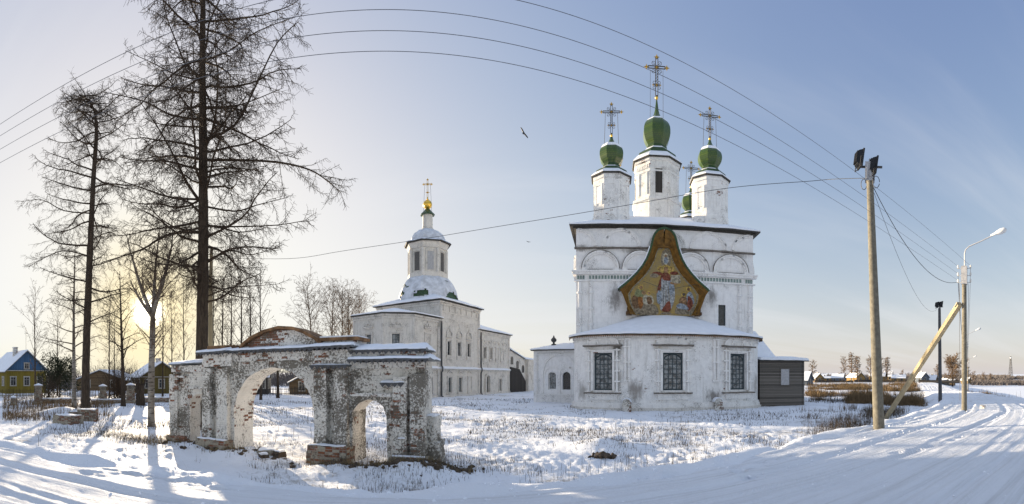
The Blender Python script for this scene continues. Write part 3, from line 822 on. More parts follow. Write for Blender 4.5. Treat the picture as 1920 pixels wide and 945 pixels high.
for (x, y, zadd) in ((-5.55,3.6,0),(5.25,3.6,.25),(5.4,16.2,.1),(-5.4,16.2,.1)):
    o, z = drumtower(x, y, 1.86, 19.4, 24.25+zadd, 25.65+zadd)
    bulbtower(o, x, y, [(.86,z-.1),(.90,z+.10),(1.22,z+.5),(1.37,z+1.05),(1.28,z+1.62),(.92,z+2.08),(.46,z+2.4),(.24,z+2.75),(.14,z+3.1)], z+3.1, (z+3.28,.15), (z+3.48, z+6.85), 2.15,
              [(-.66,2.2,-.78,-1.7),(.66,2.2,.78,-1.7)])
# apse
AA_, AB, PW, AH = 9.25, 4.7, .72, 6.75
def apt(u):
    c, s = math.cos(u), math.sin(u)
    return (-AA_*math.copysign(abs(c)**PW, c), -AB*abs(s)**PW)
apse_path = Path([apt(PI*(.5-.5*math.cos(PI*k/64))) if False else apt(PI*k/64) for k in range(65)])
wins = []
for cx in (-6.35, 0.0, 6.3):
    t = apse_path.s_near(*min((apt(PI*k/800) for k in range(801)), key=lambda q: abs(q[0]-cx)))
    wins.append(t)
WW, WH, WZ = 1.82, 3.42, 1.75
mb = MB()
wall_on(mb, apse_path, -.6, AH, [(t-WW/2, t+WW/2, WZ, WZ+WH) for t in wins], .42, True)
ap = mb.build('apse', M['white_apse'], church, smooth=35)
def apse_surround(s, w, h):
    for sx in (-1, 1):
        s.box(sx*(w/2+.13)-.10, sx*(w/2+.13)+.10, -.09, .1, -.05, h+.28)
        s.lathe(sum([[(.10,-.25+.95*k),(.15,-.2+.95*k),(.15,-.06+.95*k),(.10,0+.95*k)] for k in range(5)], [])+[(.10,h+.4)], 8, (sx*(w/2+.46), -.05))
        for k in range(5): s.box(sx*(w/2+.50)-.30, sx*(w/2+.50)+.30, -.17, .1, -.2+.95*k, -.08+.95*k, )
    s.box(-w/2-.05, w/2+.05, -.09, .1, h+.1, h+.28)
    s.box(-w/2-.85, w/2+.85, -.30, .1, h+.62, h+.74)
    for cx, r in ((-.95,.62),(0,.78),(.95,.62)):
        arcband(s, cx, h+.76, r-.16, r, -.14, .05); s.slab(halfdisc(cx, h+.76, r-.16), -.05, .05)
    s.box(-w/2-.75, w/2+.75, -.24, .1, -.42, -.28); s.box(-w/2-.5, w/2+.5, -.12, .1, -.85, -.42)
for i, t in enumerate(wins):
    fr = apse_path.frame(t, WZ, True)
    w = window(church, fr, WW, WH, 4, 7, 'winframe', 'glass', .38, .42, .075, None, frw=.14)
    s = MB(); s.M = fr; apse_surround(s, WW, WH); s.build('surround', M['trim'], w, rough=(.6,.014,1.6), smooth=40)
    for q in ((-WW/2-.95, WW/2+.95, -.38, .08, WH+.58, WH+.72), (-WW/2-.85, WW/2+.85, -.34, .08, -.32, -.20)):
        l = MB(); l.M = fr; l.box(*q); l.build('weathered_ledge', M['ledge'], w, rough=(.3,.04,1.4))
am = MB(); L = apse_path.L
for dt in (-4.15, 4.05):
    t = L/2+dt
    for q in (-.18, .18):
        am.M = apse_path.frame(t+q, 0, True)
        am.lathe([(.15,2.6),(.15,6.5)], 8, (0,-.04))
        for zz in (2.6, 4.3, 5.7, 6.4): am.box(-.2,.2,-.24,.1,zz-.06,zz+.07)
        am.M = None
strip(am, apse_path, .02, L-.02, 6.28, 6.42, .10, 60); strip(am, apse_path, .02, L-.02, 6.55, 6.74, .16, 60)
strip(am, apse_path, .02, L-.02, .42, .62, .14, 60); strip(am, apse_path, .02, L-.02, .14, .42, .22, 60)
pl = MB(); strip(pl, apse_path, .02, L-.02, -.6, .16, .36, 60); pl.build('plinth', M['greytrim'], ap, rough=(.5,.05,1.4))
am.build('moulding', M['trim'], ap, rough=(.8,.02,1.0), smooth=35)
for k, dt in enumerate((-4.15, 4.05)):
    b = MB(); b.M = apse_path.frame(L/2+dt, 0, True)
    b.box(-.42,.42,-.95,.0,-.5,.28); b.box(-.36,.36,-.80,.0,.28,.62)
    b.slab(halfdisc(0,.62,.40,8), -.75, .0)
    bo = b.build('plinth_stone', M['gatetop'], church, rough=(.25,.03,2.0))
    b = MB(); b.M = apse_path.frame(L/2+dt, 0, True); b.slab([(x, z+.03) for x, z in halfdisc(0,.66,.42,8)], -.7, -.05); b.build('snow_cap', M['snow'], bo)
ar = MB(); zr0, zr1 = AH, 9.15
def apse_roof(mb, off, z0, zt, th):
    N = 64; vs = []
    for k in range(N+1):
        p_ = apse_path.pos(L*k/N); n_ = apse_path.nor(min(max(L*k/N,.6),L-.6), True)
        q = p_ + n_*off
        y = min(q.y, -.02); 
        e = (q.x, y)
        u = k/N
        tx = q.x*.62; fx = 1-abs(q.x/(AA_+off))**2.2
        for f in (0, 0.0001, .33, .66, 1):
            x = e[0]+(tx-e[0])*f; yy = e[1]+(-.01-e[1])*f
            zz = z0 + (th if f > 0 else 0) + (zt-z0)*(f**.92)*(.34+.66*max(fx,0)) if f > .001 else z0+(th if f > 0 else 0)
            vs.append((x, yy, zz))
    fs = [(k*5+j, (k+1)*5+j, (k+1)*5+j+1, k*5+j+1) for k in range(N) for j in range(4)]
    mb.add(vs, fs)
apse_roof(ar, .50, AH-.02, 9.05, .10)
aro = ar.build('apse_roof', M['eave'], church, smooth=60)
s = MB(); apse_roof(s, .54, AH+.09, 9.15, .16); s.build('snow_layer', M['snow'], aro, rough=(.8,.035,.7), smooth=60)
rf2 = MB()       # scalloped tin edge under the eave
for k in range(120):
    t = L*(k+.5)/120
    rf2.M = apse_path.frame(t, AH-.02, True); rf2.slab([(-.11,0),(0,-.15),(.11,0)], -.50, -.48)
rf2.build('eave_fringe', M['rust'], aro)
# keel-shaped painted gable standing out from the wall
def mp(zx, zy):
    px = 1040+zx/2.424; py = 400+zy/2.424
    return ((px-1251.0)*.0527, EYE+(706-py)*.0527)
half = [(497,77),(520,84),(536,102),(543,122),(549,150),(560,185),(572,215),(590,246),(616,279),(650,313),(698,353)]
low = [(686,367),(672,405),(650,462)]
outer = [mp(*q) for q in half+low]
cxm = mp(495,0)[0]
def mirror(pts): return [(2*cxm-x, z) for x, z in reversed(pts)]
ro = [mp(*q) for q in half]
outl = ro[1:]+[mp(*q) for q in low]
OUT = [ro[0]]+outl
FULL = outl[::-1] + [ro[0]] + mirror(outl)[::-1]  # right bottom -> apex -> left bottom
ih = [(500,150),(520,152),(530,175),(538,205),(556,240),(578,272),(610,306),(640,335),(660,365),(655,400),(640,432),(622,461)]
inn = [mp(*q) for q in ih]
INF = inn[::-1] + mirror(inn)[::-1]
def ccw(poly):
    a = sum(poly[i][0]*poly[(i+1)%len(poly)][1]-poly[(i+1)%len(poly)][0]*poly[i][1] for i in range(len(poly)))
    return poly if a > 0 else poly[::-1]
FULL = ccw(FULL); INF = ccw(INF)
YF, YP = -1.25, -.42
gab = MB()
gab.slab(INF, YP, -.05, 0)
gable = gab.build('painted_gable', M['ochredk'], church)
# soffit boards: from the front edge of the hood back to the painting
def resample(poly, n, start):
    P = [Vector(q) for q in poly]; k0 = min(range(len(P)), key=lambda i: (P[i]-Vector(start)).length)
    P = P[k0:]+P[:k0]+[P[k0]]
    c = [0]
    for i in range(len(P)-1): c.append(c[-1]+(P[i+1]-P[i]).length)
    out = []
    for k in range(n):
        t = c[-1]*k/n; i = max(j for j in range(len(c)-1) if c[j] <= t+1e-9)
        d = (P[i+1]-P[i]); out.append(P[i]+d*((t-c[i])/max(d.length,1e-9)))
    return out
NS = 96
def sym(poly, top, bot, n):
    """points down the right half by fraction of height-arc, then mirrored"""
    P = [Vector(q) for q in poly]; c = [0]
    for i in range(len(P)-1): c.append(c[-1]+(P[i+1]-P[i]).length)
    out = []
    for k in range(n+1):
        t = c[-1]*k/n; i = max(j for j in range(len(c)-1) if c[j] <= t+1e-9); d = P[i+1]-P[i]
        out.append(P[i]+d*((t-c[i])/max(d.length,1e-9)))
    return out
A = sym([ro[0]]+outl, None, None, 40); B = sym(inn, None, None, 40)
sof = MB()
for sgn in (1, -1):
    vs = []
    for a_, b_ in zip(A, B):
        ax = cxm+sgn*(a_.x-cxm); bx = cxm+sgn*(b_.x-cxm)
        mx = ax*.55+bx*.45; mz = a_.y*.55+b_.y*.45
        vs += [(ax, YF, a_.y), (mx, YF*.55+YP*.45-.12, mz), (mx, YF*.5+YP*.5-.02, mz-.0), (bx, YP-.03, b_.y)]
    fs = [(4*k+j, 4*k+j+1, 4*k+5+j, 4*k+4+j) if sgn > 0 else (4*k+j, 4*k+4+j, 4*k+5+j, 4*k+j+1) for k in range(40) for j in range(3)]
    sof.add(vs, fs)
sof.build('soffit', M['ochre'], gable)
hood = MB()
RH = sym(ro, None, None, 40)
for sgn in (1, -1):
    vs = []
    for k, a_ in enumerate(RH):
        d = (RH[min(k+1,40)]-RH[max(k-1,0)]).normalized(); n_ = Vector((-d.y, d.x)); n_ = -n_ if n_.y < 0 and k > 0 else n_
        q = a_+n_*.20
        ax, qx = cxm+sgn*(a_.x-cxm), cxm+sgn*(q.x-cxm)
        vs += [(ax,YF-.05,a_.y),(qx,YF-.05,q.y),(qx,0,q.y),(ax,0,a_.y)]
    fs = []
    for k in range(40):
        b = 4*k
        for j in range(4):
            f = (b+j, b+(j+1)%4, b+4+(j+1)%4, b+4+j); fs.append(f if sgn > 0 else f[::-1])
    hood.add(vs, fs)
    # scaly tile edge
    for k in range(0, 40, 1):
        a_ = RH[k]; d = (RH[k+1]-RH[k]).normalized(); n_ = Vector((-d.y, d.x))
        if n_.y < 0: n_ = -n_
        q = a_+n_*.10; x = cxm+sgn*(q.x-cxm)
        hood.box(x-.07, x+.07, YF-.10, YF-.05, q.y-.10, q.y+.12)
ho = hood.build('hood_roof', M['bulbdark'], gable)
for sgn in (1, -1):
    s = MB()
    vs = []
    for k in range(12, 41):
        a_ = RH[k]; d = (RH[min(k+1,40)]-RH[max(k-1,0)]).normalized(); n_ = Vector((-d.y, d.x)); n_ = -n_ if n_.y < 0 else n_
        q0 = a_+n_*.20; q = a_+n_*.29
        vs += [(cxm+sgn*(q0.x-cxm), YF-.06, q0.y),(cxm+sgn*(q.x-cxm), YF-.02, q.y),(cxm+sgn*(q.x-cxm), 0, q.y)]
    fs = []
    for k in range(28):
        b = 3*k
        for j in range(2):
            f = (b+j, b+j+1, b+4+j, b+3+j); fs.append(f if sgn > 0 else f[::-1])
    s.add(vs, fs)
    s.build('snow_rim', M['snow'], gable)
for sgn in (1, -1):
    c = MB(); x = cxm+sgn*(mp(655,0)[0]-cxm); z = mp(0,455)[1]
    c.box(x-.28, x+.28, -1.1, 0, z-.12, z+.16); c.box(x-.18, x+.18, -1.0, 0, z+.16, z+.6); c.build('corbel', M['ochredk'], gable)
# the painting itself: faded saints on a gilded brick ground
def mural_mat():
    m, nt, b = newmat('faded_gold_ground')
    co = nd(nt, 'ShaderNodeTexCoord').outputs['Object']
    sx = nd(nt, 'ShaderNodeSeparateXYZ', {0: co}); uv = nd(nt, 'ShaderNodeCombineXYZ', {0: sx.outputs[0], 1: sx.outputs[2]}).outputs[0]
    br = nd(nt, 'ShaderNodeTexBrick', {'Vector': uv, 'Color1': (.40,.27,.055,1), 'Color2': (.31,.205,.05,1), 'Mortar': (.20,.15,.07,1), 'Scale': 1, 'Mortar Size': .012, 'Brick Width': .30, 'Row Height': .10})
    c = mixc(nt, step(nt, nz(nt, co, 1.1, 6, .65), .40, .66), br.outputs[0], (.26,.20,.09))
    c = mixc(nt, step(nt, nz(nt, co, 4, 6, .7), .55, .72), c, (.17,.12,.06))
    nt.links.new(c, b.inputs['Base Color']); b.inputs['Roughness'].default_value = .7
    return m
M['mural'] = mural_mat()
def paint(name, col): return plain(name, col, .8, .62, 4.5, bmp=0)
P_ = dict(robe=paint('faded_white_paint',(.30,.31,.31)), red=paint('faded_red_paint',(.16,.05,.03)), brown=paint('brown_paint',(.16,.095,.05)), green=paint('faded_green_paint',(.19,.20,.10)), skin=paint('ochre_flesh_paint',(.28,.165,.085)), orange=paint('orange_paint',(.24,.10,.03)), blue=paint('pale_blue_paint',(.22,.25,.28)), dark=paint('dark_paint',(.07,.055,.045)), cream=paint('cream_paint',(.36,.33,.25)), border=paint('grey_border_paint',(.22,.20,.15)), gold=paint('gold_paint',(.40,.28,.075)), stone=paint('grey_rock_paint',(.20,.165,.115)))
pg = MB(); pg.add([(x, YP-.004, z) for x, z in INF], [tuple(range(len(INF)))]); 
painting = pg.build('painting', M['mural'], gable)
def z4(zx, zy):       # enlarged view of the gable -> local x, z
    px = 1150+zx/5.25; py = 420+zy/5.25
    return ((px-1251.0)*.0527, EYE+(706-py)*.0527)
keys = list(P_)
fg = MB(); lay = [0]
def fig(key, pts, sm=True):
    lay[0] += 1
    q = [z4(*w) for w in pts]
    if sm and len(q) > 3:
        n = len(q); o_ = []
        for i in range(n):
            p0, p1, p2, p3 = q[i-1], q[i], q[(i+1)%n], q[(i+2)%n]
            for k in range(4):
                u = k/4
                o_.append(tuple(.5*((2*p1[a])+(-p0[a]+p2[a])*u+(2*p0[a]-5*p1[a]+4*p2[a]-p3[a])*u*u+(-p0[a]+3*p1[a]-3*p2[a]+p3[a])*u**3) for a in (0,1)))
        q = o_
    q = ccw(q); y = YP-.006-.0012*lay[0]
    fg.add([(x, y, z) for x, z in q], [tuple(range(len(q)))], keys.index(key))
def disc(key, cx, cy, r, ry=None): fig(key, [(cx+r*math.cos(2*PI*k/14), cy+(ry or r)*math.sin(2*PI*k/14)) for k in range(14)], False)
disc('stone',518,330,52,95); disc('cream',515,330,34,60); disc('blue',518,345,22,36); disc('skin',516,300,13)
disc('gold',460,430,30); disc('gold',570,430,30); disc('skin',462,432,14); disc('skin',568,430,14); disc('red',430,480,52,20); disc('red',600,470,42,18); disc('stone',400,500,46,22)
fig('stone',[(190,845),(200,770),(270,790),(330,770),(420,800),(440,880),(330,893),(240,885)])
fig('stone',[(610,870),(640,790),(720,770),(790,800),(800,850),(720,880)])
fig('stone',[(450,885),(520,850),(600,885)],False)
fig('brown',[(185,800),(180,720),(225,690),(262,720),(255,800),(225,830)]); fig('green',[(205,690),(225,640),(270,635),(300,680),(275,715),(230,710)]); fig('orange',[(240,720),(280,720),(290,790),(262,835),(245,790)]); disc('gold',268,618,30); disc('skin',270,618,18); fig('skin',[(275,660),(310,655),(315,680),(285,688)])
fig('cream',[(290,715),(320,690),(375,700),(395,770),(330,790),(290,770)]); disc('gold',345,675,24); disc('skin',346,675,14); fig('brown',[(325,720),(365,715),(380,770),(340,785)])
fig('brown',[(650,780),(655,730),(690,700),(735,720),(740,780),(690,800)]); disc('gold',697,675,26); disc('dark',697,680,16); fig('skin',[(665,730),(700,715),(715,745),(680,760)]); fig('blue',[(735,760),(725,690),(760,650),(790,690),(805,760),(770,790)]); disc('gold',745,625,27); disc('brown',745,627,16); fig('red',[(735,830),(740,700),(775,720),(790,780),(760,835)]); fig('blue',[(620,800),(660,770),(720,790),(745,830),(660,825)])
disc('gold',517,440,52); 
fig('red',[(430,640),(455,540),(478,480),(510,470),(500,560),(470,620),(440,660)])
fig('robe',[(478,520),(555,520),(600,600),(605,720),(560,840),(470,845),(455,760),(470,640)])
fig('blue',[(425,690),(440,650),(470,660),(465,770),(432,770)]); fig('blue',[(545,560),(590,560),(600,640),(565,700),(550,640)])
fig('red',[(482,500),(500,468),(540,470),(565,520),(555,548),(490,540)]); disc('skin',517,442,22,27); fig('brown',[(497,448),(517,488),(540,448),(517,500)]); fig('brown',[(494,440),(500,415),(517,408),(535,415),(541,440),(530,422),(505,422)])
fig('dark',[(497,560),(501,560),(490,830),(485,830)],False); fig('stone',[(540,600),(546,600),(560,820),(552,820)],False); fig('stone',[(515,640),(521,640),(520,820),(513,820)],False)
fig('cream',[(566,495),(660,488),(664,570),(570,578)],False); fig('border',[(612,492),(616,492),(618,574),(614,574)],False)
for r_ in range(5):
    fig('stone',[(574,508+13*r_),(608,505+13*r_),(608,509+13*r_),(574,512+13*r_)],False); fig('stone',[(622,504+13*r_),(654,502+13*r_),(654,506+13*r_),(622,508+13*r_)],False)
fig('skin',[(560,560),(600,570),(640,575),(600,585),(565,580)]); fig('skin',[(425,650),(440,640),(432,670),(416,668)])
fig('red',[(480,848),(530,760),(560,765),(560,850)]); fig('red',[(475,830),(520,835),(520,850),(475,850)],False)
fg.build('figure', [P_[k] for k in keys], gable)
bd = MB()
Bi = [Vector((cxm+(q.x-cxm)*.93, q.y+(mp(0,330)[1]-q.y)*.035)) for q in B]
for sgn in (1,-1):
    vs = []
    for a_, b_ in zip(B, Bi): vs += [(cxm+sgn*(a_.x-cxm)*.985, YP-.005, a_.y), (cxm+sgn*(b_.x-cxm), YP-.005, b_.y)]
    fs = [(2*k,2*k+1,2*k+3,2*k+2) if sgn > 0 else (2*k,2*k+2,2*k+3,2*k+1) for k in range(40)]
    bd.add(vs, fs)
bd.build('painted_border', P_['border'], gable)
tb = MB(); x0, z0 = mp(495,142)
tb.slab([(x0-.55,z0-.12),(x0+.55,z0-.12),(x0+.45,z0+.55),(x0-.45,z0+.55)], YP-.15, -.05); tb.box(x0-.7,x0+.7,YP-.3,-.05,z0-.22,z0-.1); tb.box(x0-.13,x0+.13,YP-.25,YP-.12,z0+.5,z0+1.15)
tb.build('tie_board', M['ochre'], gable)
wr = MB(); a = z4(285,565); b = z4(520,648); c = z4(830,580)
wr.tube([(a[0],YP-.5,a[1]),(b[0],YP-.45,b[1]),(c[0],YP-.5,c[1])], .022, 5); wr.build('cable', M['iron'], gable)
# lower roof behind the timber annexe belongs to the church's side porch
sp_ = MB(); sp_.box(BW+.003, BW+3.4, 3.0, 12.0, -.5, 5.0); porch = sp_.build('side_porch', M['white'], church)
s = MB(); s.add([(BW+.003,2.6,4.95),(BW+3.8,2.6,4.95),(BW+3.8,12.4,4.95),(BW+.003,12.4,4.95),(BW+.003,7.0,8.6),(BW+2.55,7.0,8.5)], [(0,1,5,4),(1,2,5),(2,3,4,5),(3,2,1,0)])
s.build('snow_layer', M['snow'], porch)
# timber annexe: a boarded shed built against the church
sh = thing('shed', 'dark grey weathered board shed with snowy flat roof leaning against the tall white church', 'shed', church.matrix_basis @ Vector((0,0,0)), CH_YAW)
x0, x1, y0, y1 = BW+.28, 14.25, -1.45, 2.5
b = MB(); b.box(x0, x1, y0, y1, -.5, 4.62); b.build('wall', M['wood'], sh)
for x in (x0+.06, x1-.02):
    b = MB(); b.box(x-.09, x+.09, y0-.07, y0-.005, -.5, 4.6); b.build('corner_board', M['wood'], sh)
b = MB(); b.add([(x0-.05,y0-.45,4.58),(x1+.45,y0-.45,4.58),(x1+.45,y1+.2,4.95),(x0-.05,y1+.2,4.95),(x0-.05,y0-.45,4.70),(x1+.45,y0-.45,4.70),(x1+.45,y1+.2,5.07),(x0-.05,y1+.2,5.07)],[(3,2,1,0),(4,5,6,7),(0,1,5,4),(1,2,6,5),(2,3,7,6),(3,0,4,7)])
ro_ = b.build('roof', M['eave'], sh)
b = MB(); b.add([(x0-.05,y0-.48,4.70),(x1+.48,y0-.48,4.70),(x1+.48,y1+.22,5.08),(x0-.05,y1+.22,5.08),(x0+.0,y0-.42,4.93),(x1+.36,y0-.42,4.93),(x1+.36,y1+.22,5.30),(x0-.0,y1+.22,5.30)],[(3,2,1,0),(4,5,6,7),(0,1,5,4),(1,2,6,5),(2,3,7,6),(3,0,4,7)])
b.build('snow_layer', M['snow'], ro_, rough=(.5,.03,1.0), smooth=60)
b = MB(); xc, zc = 12.15, 2.95
for sx in (-1,1): b.box(xc+sx*.52-.06, xc+sx*.52+.06, y0-.06, y0, zc-.95, zc+.95)
b.box(xc-.46, xc+.46, y0-.06, y0, zc+.83, zc+.95); b.box(xc-.46, xc+.46, y0-.06, y0, zc-.95, zc-.83)
wi = b.build('window', M['wood'], sh); b = MB(); b.box(xc-.46, xc+.46, y0-.03, y0-.01, zc-.83, zc+.83); b.build('shutter', M['sheet'], wi)
# small white chapel left of the apse
a = at(1005, 706, 55.2); bb = at(1081, 706, 53.6)
cy = math.atan2(bb.y-a.y, bb.x-a.x); cw = (bb-a).length+2.2
chap = thing('chapel', 'low white pavilion with blind double arch and urn finial left of the tall church', 'chapel', (a.x, a.y, 0), cy)
cp = Path([(0,0),(cw,0),(cw,8),(0,8),(0,0)])
k1, k2 = 2.05, 3.85
b = MB(); wall_on(b, cp, -.6, 6.1, [(k1-.5,k1+.5,1.45,3.55),(k2-.5,k2+.5,1.45,3.55)], .5); b.build('wall', M['white'], chap)
b = MB(); b.box(-.12,cw,-.14,0,5.55,5.75); b.box(-.2,cw,-.24,0,5.85,6.1); b.box(-.15,cw,-.2,0,-.6,.75); b.box(-.2,cw,-.26,0,.75,.9)
arcband(b, 2.95, 3.65, 1.85, 2.1, -.13, .05); arcband(b, k1, 3.25, .82, 1.0, -.09, .05); arcband(b, k2, 3.25, .82, 1.0, -.09, .05)
for x in (.85, 2.95, 5.0): b.box(x-.14, x+.14, -.13, 0, .9, 3.65)
b.lathe([(.30,-.6),(.30,6.0)], 10, (0,0)); b.box(-.15,.15,-.1,8,5.85,6.1)
b.build('moulding', M['trim'], chap, rough=(.7,.02,1.2), smooth=40)
for k in (k1, k2): 
    b = MB(); b.M = Matrix.Translation((k,0,0))
    pts = halfdisc(0,3.05,.5,10); 
    for i in range(10): b.slab([(pts[i][0],pts[i][1]),(pts[i][0],3.56),(pts[i+1][0],3.56),(pts[i+1][0],pts[i+1][1])][::-1], .0, .3)
    b.build('arch_head', M['trim'], chap)
window(chap, cp.frame(k1, 1.45), 1.0, 2.1, 1, 1, 'trim', 'glass', .4, name='blocked_window')
window(chap, cp.frame(k2, 1.45), 1.0, 2.1, 3, 5, 'darkpost', 'glassdk', .4, bar=.06)
b = MB(); b.box(-.5,cw+.3,-.55,8.5,6.1,6.22); rr = b.build('roof', M['eave'], chap)
b = MB(); hiproof(b, -.55, cw+.3, -.6, 8.5, 6.22, 7.25, 3.0, 4.0, .12); b.build('snow_layer', M['snow'], rr, rough=(.7,.04,.6), smooth=60)
b = MB(); b.lathe([(.32,6.6),(.32,7.0),(.14,7.05),(.12,7.2),(.34,7.4),(.36,7.6),(.18,7.8),(.08,7.9),(.1,8.0),(.02,8.1)], 12, (1.6,2.0)); b.build('urn', M['iron'], chap, smooth=50)
# ------------------------------------------------------------------ the long two-storey winter church
AX = R(25.0)
wc = thing('winter_church', 'long greyish two-storey church with octagonal lantern and single gilt ball and cross', 'church', (-10.4, 65.2, 0), R(65))
ZM, ZX, ZA = 14.1, 10.75, 11.4
XM, XE = 11.7, 23.4
main_p = Path([(0,0),(XM,0),(XM,12),(0,12),(0,0)])
ext_p = Path([(XM+.004,.05),(XE,.05),(XE,11),(XM+.004,11)])
aps_p = Path([(-.0,11.9),(-6.1,11.2),(-9.1,8.4),(-9.2,2.9),(-6.1,.12),(-.0,.12)])
ups = [2.4, 5.3, 8.2]
ops = [(x-.42,x+.42,6.2,8.25) for x in ups]+[(x-.42,x+.42,.65,2.8) for x in (2.6,5.6)]
b = MB(); wall_on(b, main_p, -.6, ZM, ops, .3)
wc_wall = b.build('wall', M['grey'], wc)
eops = [(x-XM-.36,x-XM+.36,6.1,7.95) for x in (13.7,16.0)]+[(14.6-XM-.55,14.6-XM+.55,-.6,3.0),(19.6-XM-.42,19.6-XM+.42,.4,2.5)]
b = MB(); wall_on(b, ext_p, -.6, ZX, eops, .3); b.build('refectory_wall', M['grey'], wc)
sA = aps_p.c
fa = [(sA[2]+1.6, 'a'), (sA[3]+1.9, 'b'), (sA[4]+3.2, 'c')]
fa = [(sA[2]+2.9,0),(sA[3]+1.75,0)]
aops = [(t-.5,t+.5,6.4,8.7) for t,_ in fa]+[(sA[4]+3.9-.42,sA[4]+3.9+.42,.65,2.8)]
b = MB(); wall_on(b, aps_p, -.6, ZA, aops, .3); b.build('apse', M['grey'], wc)
for x in ups: window(wc, main_p.frame(x, 6.2), .84, 2.05, 2, 4, 'darkpost', 'glassdk', .25, bar=.05)
for x in (2.6, 5.6): window(wc, main_p.frame(x, .65), .84, 2.15, 2, 4, 'winframe', 'glass', .25, bar=.05)
for x in (13.7, 16.0): window(wc, ext_p.frame(x-XM, 6.1), .72, 1.85, 2, 4, 'darkpost', 'glassdk', .25, bar=.05)
window(wc, ext_p.frame(19.6-XM, .4), .84, 2.1, 2, 3, 'winframe', 'glass', .25, bar=.05)
for t,_ in fa: window(wc, aps_p.frame(t, 6.4), 1.0, 2.3, 2, 3, 'winframe', 'glass', .25, bar=.05)
window(wc, aps_p.frame(sA[4]+3.9, .65), .84, 2.15, 2, 4, 'winframe', 'glass', .25, bar=.05)
b = MB(); b.M = ext_p.frame(14.6-XM, 0)
b.box(-.53,.53,.18,.26,-.5,2.95); dr = b.build('door', M['wood2'], wc)
t = MB()
def ogee(mb, cx, z, r, h, y):
    pts = [(-1,0),(-1.0,.35),(-.85,.62),(-.5,.82),(-.18,.95),(0,1.35),(.18,.95),(.5,.82),(.85,.62),(1.0,.35),(1,0)]
    q = [(cx+a*r, z+c*h) for a, c in pts]
    for i in range(len(q)-1):
        (xa,za),(xb,zb) = q[i],q[i+1]
        mb.slab([(xa,za),(xa*.82+cx*.18, z+(za-z)*.82),(xb*.82+cx*.18, z+(zb-z)*.82),(xb,zb)][::-1], y, .05)
def surround2(mb, fr, w, h, top='flat'):
    mb.M = fr
    for sx in (-1,1): mb.box(sx*(w/2+.16)-.10, sx*(w/2+.16)+.10, -.13, .04, -.1, h+.15)
    mb.box(-w/2-.42, w/2+.42, -.22, .04, -.26, -.1); mb.box(-w/2-.32, w/2+.32, -.15, .04, -.6, -.26)
    mb.box(-w/2-.35, w/2+.35, -.18, .04, h+.15, h+.28)
    if top == 'koko':
        ogee(mb, 0, h+.75, .78, 1.15, -.18); mb.box(-.88,.88,-.22,.04,h+.60,h+.75)
        mb.slab(halfdisc(-.2,h+1.0,.22,8), -.1,.04); mb.slab(halfdisc(.2,h+1.0,.22,8), -.1,.04)
    elif top == 'peak':
        mb.slab([(-w/2-.3,h+.75),(0,h+1.2),(w/2+.3,h+.75),(w/2+.18,h+.68),(0,h+1.03),(-w/2-.18,h+.68)][::-1], -.16, .04)
    elif top == 'crest':
        mb.box(-.95,.95,-.28,.04,h+.95,h+1.1); mb.box(-.75,.75,-.16,.04,h+.75,h+.95)
        for cx, r in ((-.45,.34),(.45,.34),(0,.5)): arcband(mb, cx, h+1.15, r-.14, r, -.16, .04)
        mb.slab([(-.12,h+1.6),(.12,h+1.6),(0,h+2.2)], -.12, .04)
    mb.M = None
for x in ups: surround2(t, main_p.frame(x, 6.2), .84, 2.05, 'koko')
for x in (2.6, 5.6, 8.5): surround2(t, main_p.frame(x, .65), .84, 2.15, 'peak')
for x in (13.7, 16.0, 18.3, 20.4): surround2(t, ext_p.frame(x-XM, 6.1), .72, 1.85, 'koko' if x > 99 else 'flat')
for x in (13.2,14.9,16.6,18.3,20.0,21.7): t.M = ext_p.frame(x-XM, 8.65); arcband(t, 0, 0, .55, .7, -.12, .04); t.M = None
surround2(t, ext_p.frame(19.6-XM, .4), .84, 2.1, 'flat')
t.M = ext_p.frame(14.6-XM, 0); arcband(t, 0, 2.6, .62, .95, -.28, .04); t.box(-.98,-.62,-.28,.04,-.5,2.6); t.box(.62,.98,-.28,.04,-.5,2.6); t.M = None
for q,_ in fa: surround2(t, aps_p.frame(q, 6.4), 1.0, 2.3, 'crest')
surround2(t, aps_p.frame(sA[4]+3.2, 6.2), 1.0, 2.6, 'crest')
surround2(t, aps_p.frame(sA[4]+3.9, .65), .84, 2.15, 'peak')
def band(mb, path, z0, z1, off):
    k = len(path.p)-1
    for i in range(k):
        a, c = path.c[i], path.c[i+1]
        mb.M = path.frame((a+c)/2, 0); l = (c-a)/2
        mb.box(-l-off*.9, l+off*.9, -off, .02, z0, z1); mb.M = None
for (pp, ze) in ((main_p, ZM), (ext_p, ZX), (aps_p, ZA)):
    band(t, pp, ze-.32, ze-.06, .26); band(t, pp, ze-.62, ze-.34, .14); band(t, pp, 3.95, 4.15, .16); band(t, pp, -.6, .28, .2)
band(t, main_p, ZM-1.7, ZM-1.5, .1)
for k in range(7): t.box(.9+1.65*k-.09, .9+1.65*k+.09, -.12, .04, ZM-1.5, ZM-.62)
for x in (.28, XM-.28): t.lathe([(.24,-.5),(.24,ZM-.6)], 8, (x,-.04))
for x in (-.32, XM+.45, XE-.25): t.lathe([(.22,-.5),(.22,ZX-.6)], 8, (x, .02))
for i in (1,2,3,4): t.lathe([(.17,-.5),(.17,ZA-.6)], 8, tuple(aps_p.p[i]))
